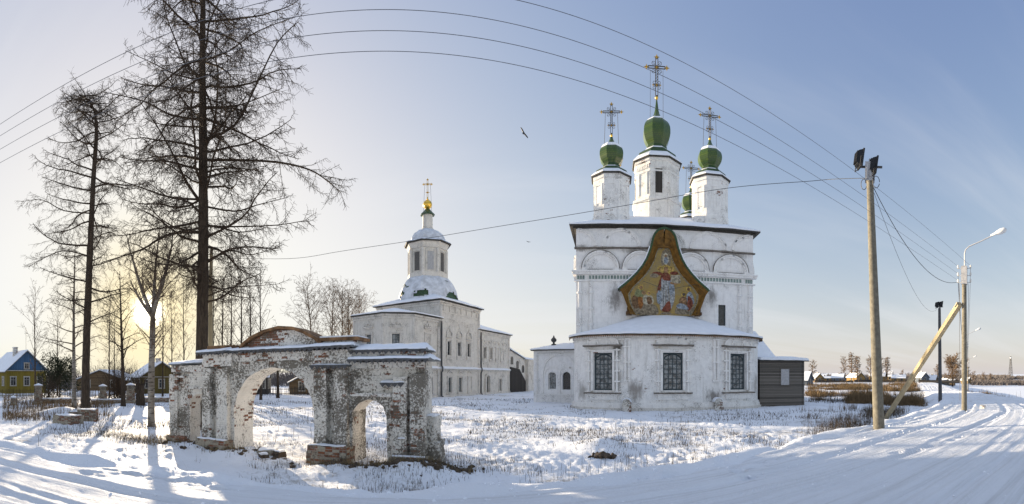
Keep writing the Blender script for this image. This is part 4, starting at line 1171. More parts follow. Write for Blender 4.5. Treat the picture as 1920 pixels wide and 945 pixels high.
# relief panel above the upper windows
for k in range(14):
    for j in range(3):
        if (k*7+j*3) % 5: t.box(1.3+.62*k, 1.3+.62*k+.5, -.05, .03, 11.5-.28*j-.02*k, 11.7-.28*j-.02*k)
t.build('moulding', M['greytrim'], wc, rough=(.9,.015,1.2), smooth=40)
for x_, zt_ in ((-.02, ZA-.4), (XM+.06, ZX-.4)):
    b = MB(); b.tube([(x_,-.34,zt_),(x_,-.34,4.6),(x_,-.50,4.3),(x_,-.50,3.9),(x_,-.34,3.6),(x_,-.34,.2),(x_,-.6,.05)], .11, 8); b.build('downpipe', M['darkpost'], wc)
b = MB()
for pp, a_, c_ in ((main_p,0,XM),(ext_p,0,XE-XM),(aps_p,sA[4],sA[5])):
    b.M = pp.frame((a_+c_)/2, 0); l = (c_-a_)/2
    b.add([(-l,-.42,4.16),(l,-.42,4.16),(l,.0,4.16),(-l,.0,4.16),(-l,-.42,4.26),(l,-.42,4.26),(l,.0,4.52),(-l,.0,4.52)], [(0,3,2,1),(4,5,6,7),(0,1,5,4),(1,2,6,5),(2,3,7,6),(3,0,4,7)]); b.M = None
b.build('snow_ledge', M['snow'], wc)
def roofed(name, poly, ze, apex, ov=.5, inner=None, th=.14):
    """eave boards over a plan polygon, snow slopes up to an apex line"""
    P = [Vector(q) for q in poly]; c = sum(P, Vector((0,0)))/len(P); n = len(P)
    def off(d):
        out = []
        for i in range(n):
            a, bq, cq = P[i-1], P[i], P[(i+1)%n]
            d1 = (bq-a).normalized(); d2 = (cq-bq).normalized()
            n1 = Vector((d1.y,-d1.x)); n2 = Vector((d2.y,-d2.x)); m_ = (n1+n2); m_ = m_/max(.4, m_.length_squared)*2
            out.append(bq+m_*d)
        return out
    e = off(ov); f = off(ov+.04)
    b = MB(); b.prism([tuple(q) for q in e], ze, ze+.12); ro = b.build(name, M['eave'], wc)
    b = MB(); ap_ = [Vector(q) for q in apex[:-1]]; za = apex[-1]
    vs = [(q.x,q.y,ze+.122) for q in f]+[(q.x,q.y,ze+.122+th) for q in f]
    fs = [(i,(i+1)%n,n+(i+1)%n,n+i) for i in range(n)]
    idx = []
    for q in f:
        k = min(range(len(ap_)), key=lambda i: (ap_[i]-q).length); idx.append(k)
    b0 = len(vs); vs += [(q.x,q.y,za) for q in ap_]
    for i in range(n):
        j = (i+1)%n
        if idx[i] == idx[j]: fs.append((n+i, n+j, b0+idx[i]))
        else: fs.append((n+i, n+j, b0+idx[j], b0+idx[i]))
    b.add(vs, fs); b.build('snow_layer', M['snow'], ro, rough=(.9,.05,.6), smooth=50)
    return ro
roofed('roof', [(0,0),(XM,0),(XM,12),(0,12)], ZM, [(5.85,6.0),(5.851,6.01),17.0], .6)
roofed('roof', [(XM+.01,.05),(XE,.05),(XE,11),(XM+.01,11)], ZX, [(XM+.5,5.5),(XE-4,5.5),13.0], .5)
roofed('roof', [(-.01,.12),(-.01,11.9),(-6.1,11.2),(-9.1,8.4),(-9.2,2.9),(-6.1,.12)], ZA, [(-3.2,6.0),(-.02,6.0),13.1], .45)
# domes and lantern
M['lattice'] = plain('grey_wooden_lattice', (.12,.115,.11), .8, .3, 8)
C2 = (5.6, 6.2); p8 = PI/8
d = MB(); d.lathe([(4.9,14.4),(4.85,15.5),(4.6,16.6),(4.05,17.7),(3.3,18.6),(2.9,18.95)], 8, C2, p8); dome = d.build('dome', M['bulbdark'], wc)
s = MB(); s.lathe(disp([(5.0,15.0),(4.98,15.6),(4.72,16.7),(4.15,17.82),(3.38,18.72),(2.95,19.1)], 5), 8, C2, p8, close=False)
def octring(a_, b_, n):   # refine every facet sideways so the slipped patches have soft outlines
    pass
vs, fs = s.v, s.f; s = MB(); NQ = 12
for f in fs:
    A0, B0, C0, D0_ = (Vector(vs[i]) for i in f)
    for q in range(NQ):
        u0, u1 = q/NQ, (q+1)/NQ
        P4 = [A0.lerp(B0,u0), A0.lerp(B0,u1), D0_.lerp(C0,u1), D0_.lerp(C0,u0)]
        m_ = sum(P4, Vector())/4
        k_ = mnoise.noise(Vector((m_.x*.45, m_.y*.45, m_.z*1.1+1.3))) + .35*mnoise.noise(m_*2.1)
        if k_ > .10+.16*(m_.z-15.2): continue
        s.add([tuple(p) for p in P4], [(0,1,2,3)])
so_ = s.build('snow_layer', M['frost'], dome, rough=(.9,.05,.8), smooth=35)
d = MB(); d.lathe([(3.35,18.7),(3.35,19.4),(3.05,19.5),(3.05,23.2),(3.25,23.3),(3.3,23.5),(3.5,23.9),(3.55,24.2)], 8, C2, p8)
for j in range(8):
    a = j*PI/4+p8
    d.lathe([(.28,19.3),(.28,23.2)], 8, (C2[0]+3.08*math.cos(a), C2[1]+3.08*math.sin(a)))
    d.M = Matrix.Translation((C2[0],C2[1],0)) @ Matrix.Rotation(j*PI/4, 4, 'Z') @ Matrix.Translation((0,-3.05*math.cos(p8),0))
    for q in range(6): d.box(-1.0+.4*q-.1, -1.0+.4*q+.1, -.2, .05, 23.3, 23.75)
    for sx in (-1,1): d.box(sx*.66-.07, sx*.66+.07, -.12, .05, 19.7, 22.8)
    d.box(-.73,.73,-.12,.05,22.8,22.95); d.M = None
lan = d.build('lantern', M['grey'], wc, rough=(.9,.012,1.2), smooth=30)
for j in range(8):
    a = j*PI/4
    fr = Matrix.Translation((C2[0],C2[1],19.75)) @ Matrix.Rotation(a, 4, 'Z') @ Matrix.Translation((0,-3.05*math.cos(p8)-.01,0))
    w = MB(); w.M = fr
    w.box(-.48,.48,-.03,.03,0,2.9)
    for q in range(1,6): w.box(-.48,.48,-.05,-.03,.48*q-.03,.48*q+.03)
    for q in (-.29,0,.29): w.box(q*.8-.03,q*.8+.03,-.055,-.03,0,2.9)
    w.build('window', M['sheet' if j in (1,5,7) else 'lattice'], lan)
d = MB(); d.lathe([(3.9,24.15),(3.95,24.3),(3.0,24.6)], 8, C2, p8); d.build('eave', M['eave'], lan)
d = MB(); d.lathe([(3.0,24.4),(2.9,25.1),(2.4,25.9),(1.6,26.5),(.9,26.8)], 8, C2, p8); ud = d.build('upper_dome', M['bulbdark'], wc)
s = MB(); s.lathe([(3.98,24.3),(3.7,24.55),(3.0,24.75),(2.92,25.2),(2.5,25.95),(1.7,26.55),(.95,26.85)], 8, C2, p8); s.build('snow_layer', M['frost'], ud, rough=(.5,.06,.9), smooth=35)
d = MB(); d.lathe([(.98,26.6),(.98,27.0),(.86,27.1),(.84,29.2),(1.0,29.3)], 8, C2, p8); nk = d.build('neck', M['grey'], wc)
d = MB(); d.lathe([(1.22,29.2),(1.2,29.3),(.75,29.75),(.45,30.1),(.3,30.3)], 8, C2, p8); d.build('cap', M['bulbdark'], nk)
d = MB(); d.lathe([(.28,30.2)]+[(.74*math.cos(a), 30.95+.74*math.sin(a)) for a in [(-1.15+.28*k) for k in range(9)]]+[(.12,31.9),(.05,32.2)], 16, C2); d.build('gilt_ball', M['gold'], nk, smooth=70)
cross(nk, C2, 32.1, 3.1, 1.35, [(-.45,2.1,-.7,-2.6),(.45,2.1,.7,-2.6)], ang=-R(65)+R(8), mats=('goldstar','gold'), fancy=False)
# covered stair with arches, boards beneath, then the small end block
XG, XH = 32.0, 36.5
b = MB(); b.add([(XE+.003,.4,-.6),(XG,.4,-.6),(XG,.4,6.5),(XE+.003,.4,8.3),(XE+.003,7,-.6),(XG,7,-.6),(XG,7,6.5),(XE+.003,7,8.3)], [(0,1,2,3),(1,5,6,2),(5,4,7,6),(4,0,3,7),(3,2,6,7)]); gal = b.build('stair_gallery', M['greytrim'], wc)
b = MB(); b.add([(XE+.003,-.1,8.3),(XG+.2,-.1,6.4),(XG+.2,7.2,6.4),(XE+.003,7.2,8.3),(XE+.003,-.1,8.55),(XG+.2,-.1,6.65),(XG+.2,3.5,7.2),(XE+.003,3.5,9.2),(XE+.003,7.2,8.55),(XG+.2,7.2,6.65)], [(0,1,5,4),(4,5,6,7),(7,6,9,8),(1,2,9,6,5)]); b.build('snow_layer', M['snow'], gal, rough=(.8,.05,.6), smooth=50)
for x, z in ((25.4,6.1),(28.0,5.35),(30.7,4.55)):
    b = MB(); b.slab([(x-.55,z-.75),(x+.55,z-.75)]+halfdisc(x,z+.25,.55,10), .33, .385); b.build('arch_opening', M['glassdk'], gal)
b = MB(); b.slab([(XE+.25,-.5),(XG-.3,-.5),(XG-.3,2.0),(28.5,4.5),(XE+.25,4.9)], .15, .36); b.build('board_screen', M['wood2'], gal)
b = MB(); b.box(XG+.004, XH, -.3, 7, -.6, 6.5); b.box(XG-.1, XH+.2, -.45, 7, 6.25, 6.5); b.box(XG-.1,XH+.2,-.42,7,3.2,3.4); b.build('end_block', M['grey'], wc)
b = MB(); hiproof(b, XG-.3, XH+.4, -.75, 7.3, 6.52, 7.4, 2.2, 3.5); b.build('snow_layer', M['snow'], gal)
# ------------------------------------------------------------------ the ruined gate
gt = thing('ruined_gate', 'ruined three-arched whitewashed brick gate with snowy tin copings standing alone in the churchyard', 'gate', (-8.55, 15.32, 0), -R(2.4))
def arch_wall(mb, x0, x1, z0, z1, cx, r, zs, y0, y1, n=22, bulge=0.0):
    arc = [(cx-r*math.cos(PI*k/n), zs+r*math.sin(PI*k/n)) for k in range(n+1)]
    def both(q, m=0):
        mb.add([(a,y0,c) for a,c in q]+[(a,y1,c) for a,c in q], [tuple(range(len(q))), tuple(range(2*len(q)-1,len(q)-1,-1))], m)
    both([(x0,z0),(cx-r,z0),(cx-r,zs),(x0,zs)]); both([(cx+r,z0),(x1,z0),(x1,zs),(cx+r,zs)])
    both([(x0,zs),(cx-r,zs),(cx-r,z1),(x0,z1)]); both([(cx+r,zs),(x1,zs),(x1,z1),(cx+r,z1)])
    for k in range(n):
        both([arc[k], arc[k+1], (arc[k+1][0], z1), (arc[k][0], z1)])
        mb.add([(arc[k][0],y0,arc[k][1]),(arc[k][0],y1,arc[k][1]),(arc[k+1][0],y1,arc[k+1][1]),(arc[k+1][0],y0,arc[k+1][1])], [(0,1,2,3)], 1)
        mb.add([(arc[k][0],y0,z1),(arc[k+1][0],y0,z1),(arc[k+1][0],y1,z1),(arc[k][0],y1,z1)], [(0,1,2,3)])
    for (a, c) in ((x0,cx-r),(cx+r,x1)): mb.add([(a,y0,z1),(c,y0,z1),(c,y1,z1),(a,y1,z1)], [(0,1,2,3)])
    for x, s_, m in ((x0,1,0),(cx-r,-1,1),(cx+r,1,1),(x1,-1,0)):
        for (za, zb) in ((z0,zs),(zs,z1)):
            if zb == z1 and m == 1: continue
            f = (0,1,2,3) if s_ < 0 else (3,2,1,0)
            mb.add([(x,y0,za),(x,y1,za),(x,y1,zb),(x,y0,zb)], [f], m)
DP = 1.35
GM = [M['gate'], M['reveal']]
b = MB(); arch_wall(b, -5.85, -3.3, -.5, 3.5, -4.25, .54, 1.70, .1, .82); b.build('side_arch', GM, gt, rough=(.14,.034,2.4,1.0))
b = MB(); arch_wall(b, -3.75, 3.0, -.5, 3.98, -.35, 1.85, 1.5, 0, DP); b.build('main_arch', GM, gt, rough=(.14,.036,2.4,4.0))
b = MB(); arch_wall(b, 2.86, 5.6, -.5, 3.5, 3.62, .66, 1.52, .06, DP-.06); b.build('side_arch', GM, gt, rough=(.14,.034,2.4,7.0))
def masonry(name, mat, boxes, rg=(.13,.038,2.6,2.0)):
    b = MB()
    for q in boxes: b.box(*q)
    return b.build(name, M[mat] if isinstance(mat, str) else mat, gt, rough=rg)
# pilasters: paired strips each side of the great arch, plinths, caps
for q in [(-3.72,-3.25,-.30,.05,-.4,3.35),(-2.95,-2.38,-.26,.05,-.4,3.35)]: masonry('pilaster', 'gate', [q])
for q in [(1.62,2.12,-.30,.05,-.4,3.35),(2.42,2.92,-.30,.05,-.4,3.35)]: masonry('pilaster', 'gate', [q])
for q in [(4.55,5.05,-.14,.1,-.4,3.0),(5.18,5.68,-.22,.1,-.4,3.1)]: masonry('pilaster', 'gate', [q])
for q in [(-5.95,-5.45,-.05,.3,-.4,3.1)]: masonry('pilaster', 'gate', [q])
for q in [(-3.9,-2.25,-.52,.2,-.5,.38),(-6.0,-4.95,-.15,.4,-.5,.30),(1.45,3.02,-.58,.2,-.5,.55),(4.5,5.78,-.42,.3,-.5,.32)]: masonry('plinth', 'gatebase', [q], (.13,.05,2.6,9.0))
for q in [(-3.8,-2.2,-.18,.05,3.42,3.95),(1.5,3.05,-.18,.05,3.42,3.95),(2.9,5.65,-.02,.1,3.28,3.5),(-5.9,-3.8,.02,.2,3.2,3.5),(-2.2,1.5,-.05,.05,3.62,3.95)]: masonry('frieze', 'gatetop', [q])
for q in [(4.15,4.9,-.02,.1,2.62,2.74),(2.95,4.7,-.10,.1,2.30,2.42),(-5.9,-4.9,-.08,.2,2.95,3.04),(-4.9,-3.7,.0,.2,2.45,2.55)]: masonry('cornice', 'gatetop', [q], (.12,.02,2.6,6.0))
masonry('broken_stub', 'gate', [(5.56,5.95,.2,1.1,-.4,1.62),(5.56,6.1,.1,1.2,-.4,.75)], (.12,.06,2.6,3.0))
# curved pediment
pts = [(-2.0,3.98),(-1.85,4.22),(-1.4,4.50),(-.8,4.72),(-.1,4.84),(.5,4.78),(1.0,4.60),(1.45,4.36),(1.75,4.14),(1.8,3.98)]
b = MB(); b.slab(pts[::-1], .22, 1.05); b.build('pediment', M['gatetop'], gt, rough=(.14,.015,2.2,2.0))
b = MB()
for i in range(len(pts)-1):
    (xa,za),(xb,zb) = pts[i],pts[i+1]
    b.slab([(xa,za+.01),(xb,zb+.01),(xb*1.02,zb+.12),(xa*1.02,za+.12)], .02, 1.2)
co_ = b.build('coping', M['rust'], gt)
def zig(mb, x0, x1, z, y, h=.13, w=.21):
    n = max(1, round((x1-x0)/w)); w = (x1-x0)/n
    for k in range(n): mb.slab([(x0+w*k,z),(x0+w*(k+.5),z-h),(x0+w*(k+1),z)], y, y+.015)
def coping(x0, x1, z, y0, y1, rise=.16, slope=0.0, zigz=True, th=.07):
    b = MB(); ym = (y0+y1)/2
    b.add([(x0,y0,z),(x1,y0,z+slope),(x1,y1,z+slope),(x0,y1,z),(x0,y0,z+.05),(x1,y0,z+.05+slope),(x1,y1,z+.05+slope),(x0,y1,z+.05),(x0+.12,ym,z+rise),(x1-.12,ym,z+rise+slope)],
          [(3,2,1,0),(0,1,5,4),(1,2,6,9,5),(2,3,7,6),(3,0,4,8,7),(4,5,9,8),(6,7,8,9)])
    o = b.build('coping', M['tin'], gt)
    if zigz:
        b = MB(); zig(b, x0, x1, z+.02, y0-.018); b.box(x0, x1, y0-.016, y0-.002, z, z+.05); b.build('zigzag_trim', M['darkpost'], o)
    b = MB(); 
    b.add([(x0+.01,y0+.01,z+.052),(x1-.01,y0+.01,z+.052+slope),(x1-.01,y1,z+.052+slope),(x0+.01,y1,z+.052),(x0+.02,y0+.05,z+.052+th),(x1-.02,y0+.05,z+.052+th+slope),(x1-.02,y1-.05,z+.052+th+slope),(x0+.02,y1-.05,z+.052+th),(x0+.16,ym,z+rise+th+.02),(x1-.16,ym,z+rise+th+.02+slope)],
          [(0,1,5,4),(1,2,6,9,5),(2,3,7,6),(3,0,4,8,7),(4,5,9,8),(6,7,8,9)])
    b.build('snow_cap', M['snow'], o, rough=(.18,.03,2.2), smooth=60)
coping(-6.0, -3.55, 3.52, -.12, 1.1, .14, .06, False)
coping(-3.95, -2.35, 3.98, -.45, 1.6, .2, .02)
coping(-2.35, 1.55, 4.00, -.30, 1.5, .17, .02)
coping(1.55, 3.15, 4.02, -.50, 1.6, .2, .02)
coping(2.95, 5.85, 3.55, -.38, 1.7, .17, 0)
b = MB(); b.box(3.0,5.6,.0,1.3,3.62,3.86); b.build('upper_tier', M['gatetop'], gt, rough=(.3,.02,2))
coping(2.9, 5.7, 3.88, -.14, 1.5, .22, 0)
b = MB(); b.box(1.72,3.05,.15,1.1,4.12,4.30); b.build('parapet', M['gatetop'], gt, rough=(.2,.02,2)); b = MB(); b.box(1.6,3.2,.02,1.25,4.30,4.42); rp = b.build('coping', M['rust'], gt)
b = MB(); b.box(1.66,3.14,.1,1.2,4.42,4.48); b.build('snow_cap', M['snow'], rp, rough=(.2,.02,2))
b = MB(); b.box(-3.75,-2.4,.1,1.0,4.1,4.32); b.build('parapet', M['rust'], gt, rough=(.2,.03,2))
coping(1.5, 3.0, 3.36, -.42, .0, .07, 0, True, .01)
coping(4.1, 4.95, 2.74, -.20, .1, .09, 0, True, .05)
for q in ((-3.8,-2.35,-.50,-.30,.39,.43),(1.55,2.9,-.55,-.32,.56,.60),(5.6,5.93,.25,1.05,1.63,1.68),(4.6,5.7,-.40,-.24,.33,.36),(4.75,5.0,-.2,-.14,.9,.94)):
    b = MB(); b.box(*q); b.build('snow_cap', M['snow'], gt, rough=(.1,.02,2.5))
# fallen stones by the gate and in the yard
def stone(name, label, cat, px, py, w, d_, h, mat='gatebase', snowy=True, rz=.3, group=None, seed=0, zoff=-.08):
    p = gp(px, py)
    t = thing(name, label, cat, (p.x, p.y, p.z+zoff), rz, group)
    b = MB(); b.box(-w/2,w/2,-d_/2,d_/2,0,h); b_ = b.build('stone', M[mat], t, rough=(.12,.05,2.5,seed))
    if not snowy:
        o = b_; o.parent = None; o.name = name; o.location = t.location; o.rotation_euler = t.rotation_euler; tag(o, label, cat); bpy.data.objects.remove(t); return o
    if snowy:
        b = MB(); b.box(-w*.42,w*.42,-d_*.40,d_*.42,h-.02,h+.05); b.build('snow_cap', M['snow'], t, rough=(.1,.03,3,seed), smooth=70)
    return t
stone('fallen_stone', 'flat snow-topped slab, farther back of three fallen stones inside the great arch', 'stone', 503, 852, .75, .5, .26, seed=1)
stone('fallen_stone', 'low dark stone lying beside the foot of the great arch', 'stone', 494, 858, .34, .35, .2, 'clod', seed=2, rz=.9)
stone('fallen_stone', 'squarish brown block with snow on top right of the other fallen stones', 'stone', 524, 858, .38, .36, .32, 'clod', seed=3, rz=-.4)
stone('brick_block', 'chunk of red brick masonry under snow at the foot of the left larch', 'masonry block', 165, 789, 1.25, 1.0, .85, 'gatebase', seed=5, rz=.75)
stone('brick_heap', 'low snowy heap of broken brick left of the larch trunk', 'rubble', 128, 777, 1.6, 1.2, .6, 'gatebase', seed=8, rz=.2)
stone('brick_heap', 'small ragged brick lump between the snowy heap and the masonry block', 'rubble', 142, 784, .9, .8, .55, 'gatebase', seed=11, rz=1.2)
stone('broken_brick', 'broken red brick lying on the snow beside the street lamp post', 'brick', 1843, 765.5, .42, .25, .16, 'gatetop', False, seed=4, zoff=0)
hp = gp(1131, 838); b = MB(); r_ = random.Random(6)
ICO = [(0,0,1)]+[(.894*math.cos(2*PI*k/5),.894*math.sin(2*PI*k/5),.447) for k in range(5)]+[(.894*math.cos(2*PI*(k+.5)/5),.894*math.sin(2*PI*(k+.5)/5),-.447) for k in range(5)]+[(0,0,-1)]
ICF = [(0,1+k,1+(k+1)%5) for k in range(5)]+[(1+k,6+k,1+(k+1)%5) for k in range(5)]+[(1+(k+1)%5,6+k,6+(k+1)%5) for k in range(5)]+[(11,6+(k+1)%5,6+k) for k in range(5)]
def clod(mb, x, y, z, s_, r): mb.add([(x+v[0]*s_*r.uniform(.6,1.35), y+v[1]*s_*r.uniform(.6,1.35), z+v[2]*s_*r.uniform(.5,1.1)) for v in ICO], ICF)
clod(b, 0, 0, -.06, .36, r_)
for k in range(60): clod(b, r_.gauss(0,.22), r_.gauss(0,.17), r_.uniform(-.08,.08), r_.uniform(.04,.11), r_)
hp_ = tag(b.build('earth_heap', M['clod']), 'dark frozen clod heap in the open snow before the church', 'heap'); hp_.location = (hp.x, hp.y, hp.z)
# ------------------------------------------------------------------ poles, lamps and wires
def flood(parent, name, c, w, h, dpt, yaw, pitch):
    mb = MB(); mb.M = Matrix.Translation(c) @ Matrix.Rotation(yaw, 4, 'Z') @ Matrix.Rotation(pitch, 4, 'X')
    mb.add([(-w/2,0,-h/2),(w/2,0,-h/2),(w/2,0,h/2),(-w/2,0,h/2),(-w*.36,dpt,-h*.38),(w*.36,dpt,-h*.38),(w*.36,dpt,h*.38),(-w*.36,dpt,h*.38)], [(0,1,2,3),(0,4,5,1),(1,5,6,2),(2,6,7,3),(3,7,4,0),(7,6,5,4)])
    for k in range(5): mb.box(-w*.32+w*.16*k-.008, -w*.32+w*.16*k+.008, dpt-.02, dpt+.05, -h*.34, h*.34)
    mb.box(-w/2-.015,w/2+.015,-.02,.03,-h/2-.015,-h/2+.02); mb.box(-w/2-.015,w/2+.015,-.02,.03,h/2-.02,h/2+.015); mb.box(-w/2-.015,-w/2+.02,-.02,.03,-h/2,h/2); mb.box(w/2-.02,w/2+.015,-.02,.03,-h/2,h/2)
    for sx in (-1,1): mb.tube([(sx*(w/2+.03),dpt*.5,.0),(sx*(w/2+.03),dpt*.5,-h*.62),(0,dpt*.5,-h*.66)], .018, 5)
    o = mb.build(name, M['black'], parent)
    g = MB(); g.M = mb.M; g.box(-w/2+.03,w/2-.03,-.012,-.004,-h/2+.03,h/2-.03); g.build('lens', M['floodglass'], o)
    return o
b0 = gp(1648, 803, 1.1); D0 = math.hypot(b0.x, b0.y)
top = at(1631, 338, D0)
fp = thing('floodlight_pole', 'tall leaning concrete pole with two black floodlights, nearest the camera beside the road', 'pole', tuple(b0))
rel = top-b0
b = MB(); b.tube([tuple(rel*t) for t in (-.03,0,.25,.5,.75,1.0)], [.20,.198,.178,.158,.138,.118], 20); b.build('pole', M['concrete'], fp, smooth=60)
th = at(1630, 318, D0)-b0
b = MB(); b.M = Matrix.Translation(rel) @ Matrix.Rotation(-.75,4,'Z'); b.box(-.16,.16,-.13,-.115,-.05,.58); b.box(.10,.16,-.13,.12,-.05,.58); b.box(-.16,.16,.115,.13,-.05,.58); b.tube([(0,0,0),(0,0,.72)],.035,8); b.box(-.12,-.06,-.17,-.13,.0,.5); b.box(-.02,.05,-.16,-.13,.08,.42); b.build('bracket_box', M['sheet'], fp)
b = MB(); b.M = Matrix.Translation(rel) @ Matrix.Rotation(-.75,4,'Z'); b.box(-.45,.42,-.03,.03,.42,.48); b.tube([(.2+.12*math.cos(t),-.15,-.12+.2*math.sin(t)) for t in [.5*k for k in range(13)]],.012,4); b.tube([(-.2+.10*math.cos(t),.1,-.1+.18*math.sin(t)) for t in [.5*k for k in range(13)]],.012,4); b.build('crossbar', M['iron'], fp)
q1 = at(1614.5, 299, D0)-b0; q2 = at(1641, 313, D0)-b0
flood(fp, 'floodlight', q1, .40, .58, .16, R(68), R(8)); flood(fp, 'floodlight', q2, .40, .58, .16, R(62), R(8))
# street lamps: first with a raking strut, the others further down the road
P1 = gp(1808, 769, 1.0)
Dp = math.hypot(P1.x, P1.y)
HL = EYE+(706-499)*Dp/F-P1.z; RISE = (499-438)*Dp/F; REACH = (1873-1808)*Dp/F
def street_lamp(name, label, loc, rz, H=HL, group=None):
    t = thing(name, label, 'street lamp', tuple(loc), rz, group)
    b = MB(); b.tube([(0,0,-.3),(0,0,4),(0,0,H)], [.145,.135,.115], 12); b.build('pole', M['concrete'], t, smooth=60)
    b = MB(); b.tube([(.02,0,H-1.0),(.02,0,H+RISE*.38),(.07,0,H+RISE*.50),(.25,0,H+RISE*.60),(REACH*.5,0,H+RISE*.76),(REACH*.88,0,H+RISE*.95)], [.032]*6, 8); b.build('lamp_arm', M['sheet'], t, smooth=60)
    b = MB(); b.M = Matrix.Translation((REACH,0,H+RISE*1.02)) @ Matrix.Rotation(-R(22),4,'Y')
    b.lathe([(.02,-.46)]+[(.055,-.44),(.075,-.2),(.12,-.08),(.155,.12),(.14,.30),(.08,.40),(.01,.43)], 12); 
    b.v = [tuple((b.M @ Matrix.Rotation(R(90),4,'Y')) @ (b.M.inverted() @ Vector(p))) for p in b.v]
    hd = b.build('lamp_head', M['lamp'], t, smooth=60)
    b = MB(); b.box(-.15,.15,-.15,.15,H-.95,H-.02)
    for z in (H-.12, H-.5, H-.85):
        b.tube([(-.36,0,z),(.36,0,z)], .018, 5)
    b.build('crossarm_plate', M['sheet'], t)
    for z in (H-.12, H-.5, H-.85):
        for sx in (-1,1):
            b = MB(); b.lathe([(.03,z+.02),(.055,z+.05),(.04,z+.09),(.055,z+.12),(.03,z+.17)], 8, (sx*.33,0)); b.build('insulator', M['porcelain'], t)
    b = MB(); b.tube([(-.24,-.02,H-.9),(-.25,0,4),(-.23,0,.5)], .012, 4); b.build('cable', M['wire'], t); b = MB(); b.tube([(.2,0,H-.9),(.21,0,5.5),(.16,0,2.5)], .012, 4); b.build('cable', M['wire'], t)
    return t
arm = -az_of(1808)+R(-6)
L1 = street_lamp('street_lamp', 'concrete street lamp held by a pale raking strut at the bend of the snowy road', P1, arm)
for (px, D, lb) in ((1811,66,'second street lamp along the road, its lamp showing just right of the strutted one'),(1815,117,'farthest and smallest street lamp down the snowy road')):
    q = ray_ground(px, D); dup(L1, tuple(q), arm, lb, None)
L1['group'] = 'street lamps along the road'
for o in COL.objects:
    if o.name.startswith('street_lamp') and o.parent is None: o['group'] = 'street lamps along the road'
Dp = math.hypot(P1.x, P1.y)
s0 = gp(1660, 786, .9); s1 = at(1799, 570, Dp-.12)
st = thing('strut', 'pale squared timber strut leaning against the concrete street lamp post', 'strut', tuple(s0))
rv = s1-s0; dv = rv.normalized(); side = dv.cross(Vector((0,0,1))).normalized(); up = side.cross(dv)
b = MB(); w_ = .125
cs = []
for t in (-.25, rv.length):
    c = dv*t
    for (a_, c_) in ((-1,-1),(1,-1),(1,1),(-1,1)): cs.append(tuple(c+side*w_*a_+up*w_*c_))
b.add(cs, [(3,2,1,0),(4,5,6,7),(0,1,5,4),(1,2,6,5),(2,3,7,6),(3,0,4,7)]); b.build('beam', M['palepost'], st)
b = MB(); q = dv*(rv.length-.25); b.tube([tuple(q+side*.14),tuple(q+side*.14+dv*.35)],.03,6); b.tube([tuple(q-side*.14),tuple(q-side*.14+dv*.35)],.03,6); b.build('clamp', M['iron'], st)
D2 = 44.0; f2 = ray_ground(1763, D2); t2 = at(1761.5, 578, D2)
fl2 = thing('floodlight_pole', 'slim dark steel pole with a small pair of lamps standing in the brown reeds', 'pole', tuple(f2))
b = MB(); rl = t2-f2; b.tube([(0,0,-.4),tuple(rl*.5),tuple(rl)], [.19,.165,.13], 12); b.build('pole', M['darkpost'], fl2, smooth=60)
b = MB(); b.tube([tuple(rl),tuple(rl+Vector((0,0,.35)))],.05,6); b.tube([tuple(rl+Vector((-.3,.2,.15))),tuple(rl+Vector((.3,-.2,.15)))],.04,6); b.build('crossbar', M['iron'], fl2)
for px, py in ((1758.5,571.5),(1766,570.5)): flood(fl2, 'floodlight', at(px, py, D2)-f2, .38, .56, .2, R(60), R(8))
# overhead wires: four conductors crossing in front of the churches, then on down the road
def wire(name, label, pts, r, group='overhead wires'):
    b = MB(); b.tube(pts, r, 5); o = b.build(name, M['black' if name == 'service_cable' else 'wire'])
    return tag(o, label, 'wire', group)
cN, sN = math.cos(R(15)), math.sin(R(15))
def onwire(px, py, n0=None):
    """point of the vertical plane of the pole line seen at a photo position"""
    a = az_of(px); th_ = a+R(15.0)
    D = NW/math.cos(th_); return at(px, py, D)
NW = Dp*math.cos(az_of(1808)+R(15))
def wl(T, xs): return [(x, 706-855*T*math.cos((x-740)/855.0)) for x in xs]
XL = (-180, 0, 150, 300, 450, 600, 740)
WP = [('uppermost of the four long wires, passing just over the tallest cross', wl(.852, XL)+[(960,0),(1212,88),(1400,195),(1600,327),(1803,484)], (.33,-.12)),
      ('second long wire from the top, crossing the sky behind the tall larch', wl(.812, XL)+[(960,32),(1212,121),(1400,222),(1600,346),(1801,497)], (-.33,-.12)),
      ('third long wire from the top, below the topmost pair over the white church', wl(.766, XL)+[(960,70),(1212,157),(1400,251),(1600,369),(1799,508)], (-.33,-.5)),
      ('lowest of the four long wires arching across the whole sky', wl(.720, XL)+[(960,108),(1212,186),(1400,278),(1600,393),(1799,519)], (-.33,-.85))]
Rz = Matrix.Rotation(arm, 4, 'Z')
for lb, pp, (ix, iz) in WP:
    pts = [onwire(*q) for q in pp[:-1]]
    end = P1 + Rz @ Vector((ix, 0, HL+iz+.12))
    pts.append(end)
    # smooth in the plane: sample a spline over x
    T = [p_.x*.9659+p_.y*.2588 for p_ in pts]
    zc = np.polyfit(T, [p_.z for p_ in pts], 3); dz = pts[-1].z-np.polyval(zc, T[-1])
    dn = (end.x*-.2588+end.y*.9659)-NW
    out = []
    for k in range(81):
        t = T[0]+(T[-1]-T[0])*k/80; u = k/80
        x, y = tn(t, NW+dn*u*u)
        out.append((x, y, float(np.polyval(zc, t))+dz*u**6))
    wire('overhead_wire', lb, out, .0052)
prev = P1
lamps = [o for o in COL.objects if o.name.startswith('street_lamp') and o.parent is None]
lamps.sort(key=lambda o: o.location.length)
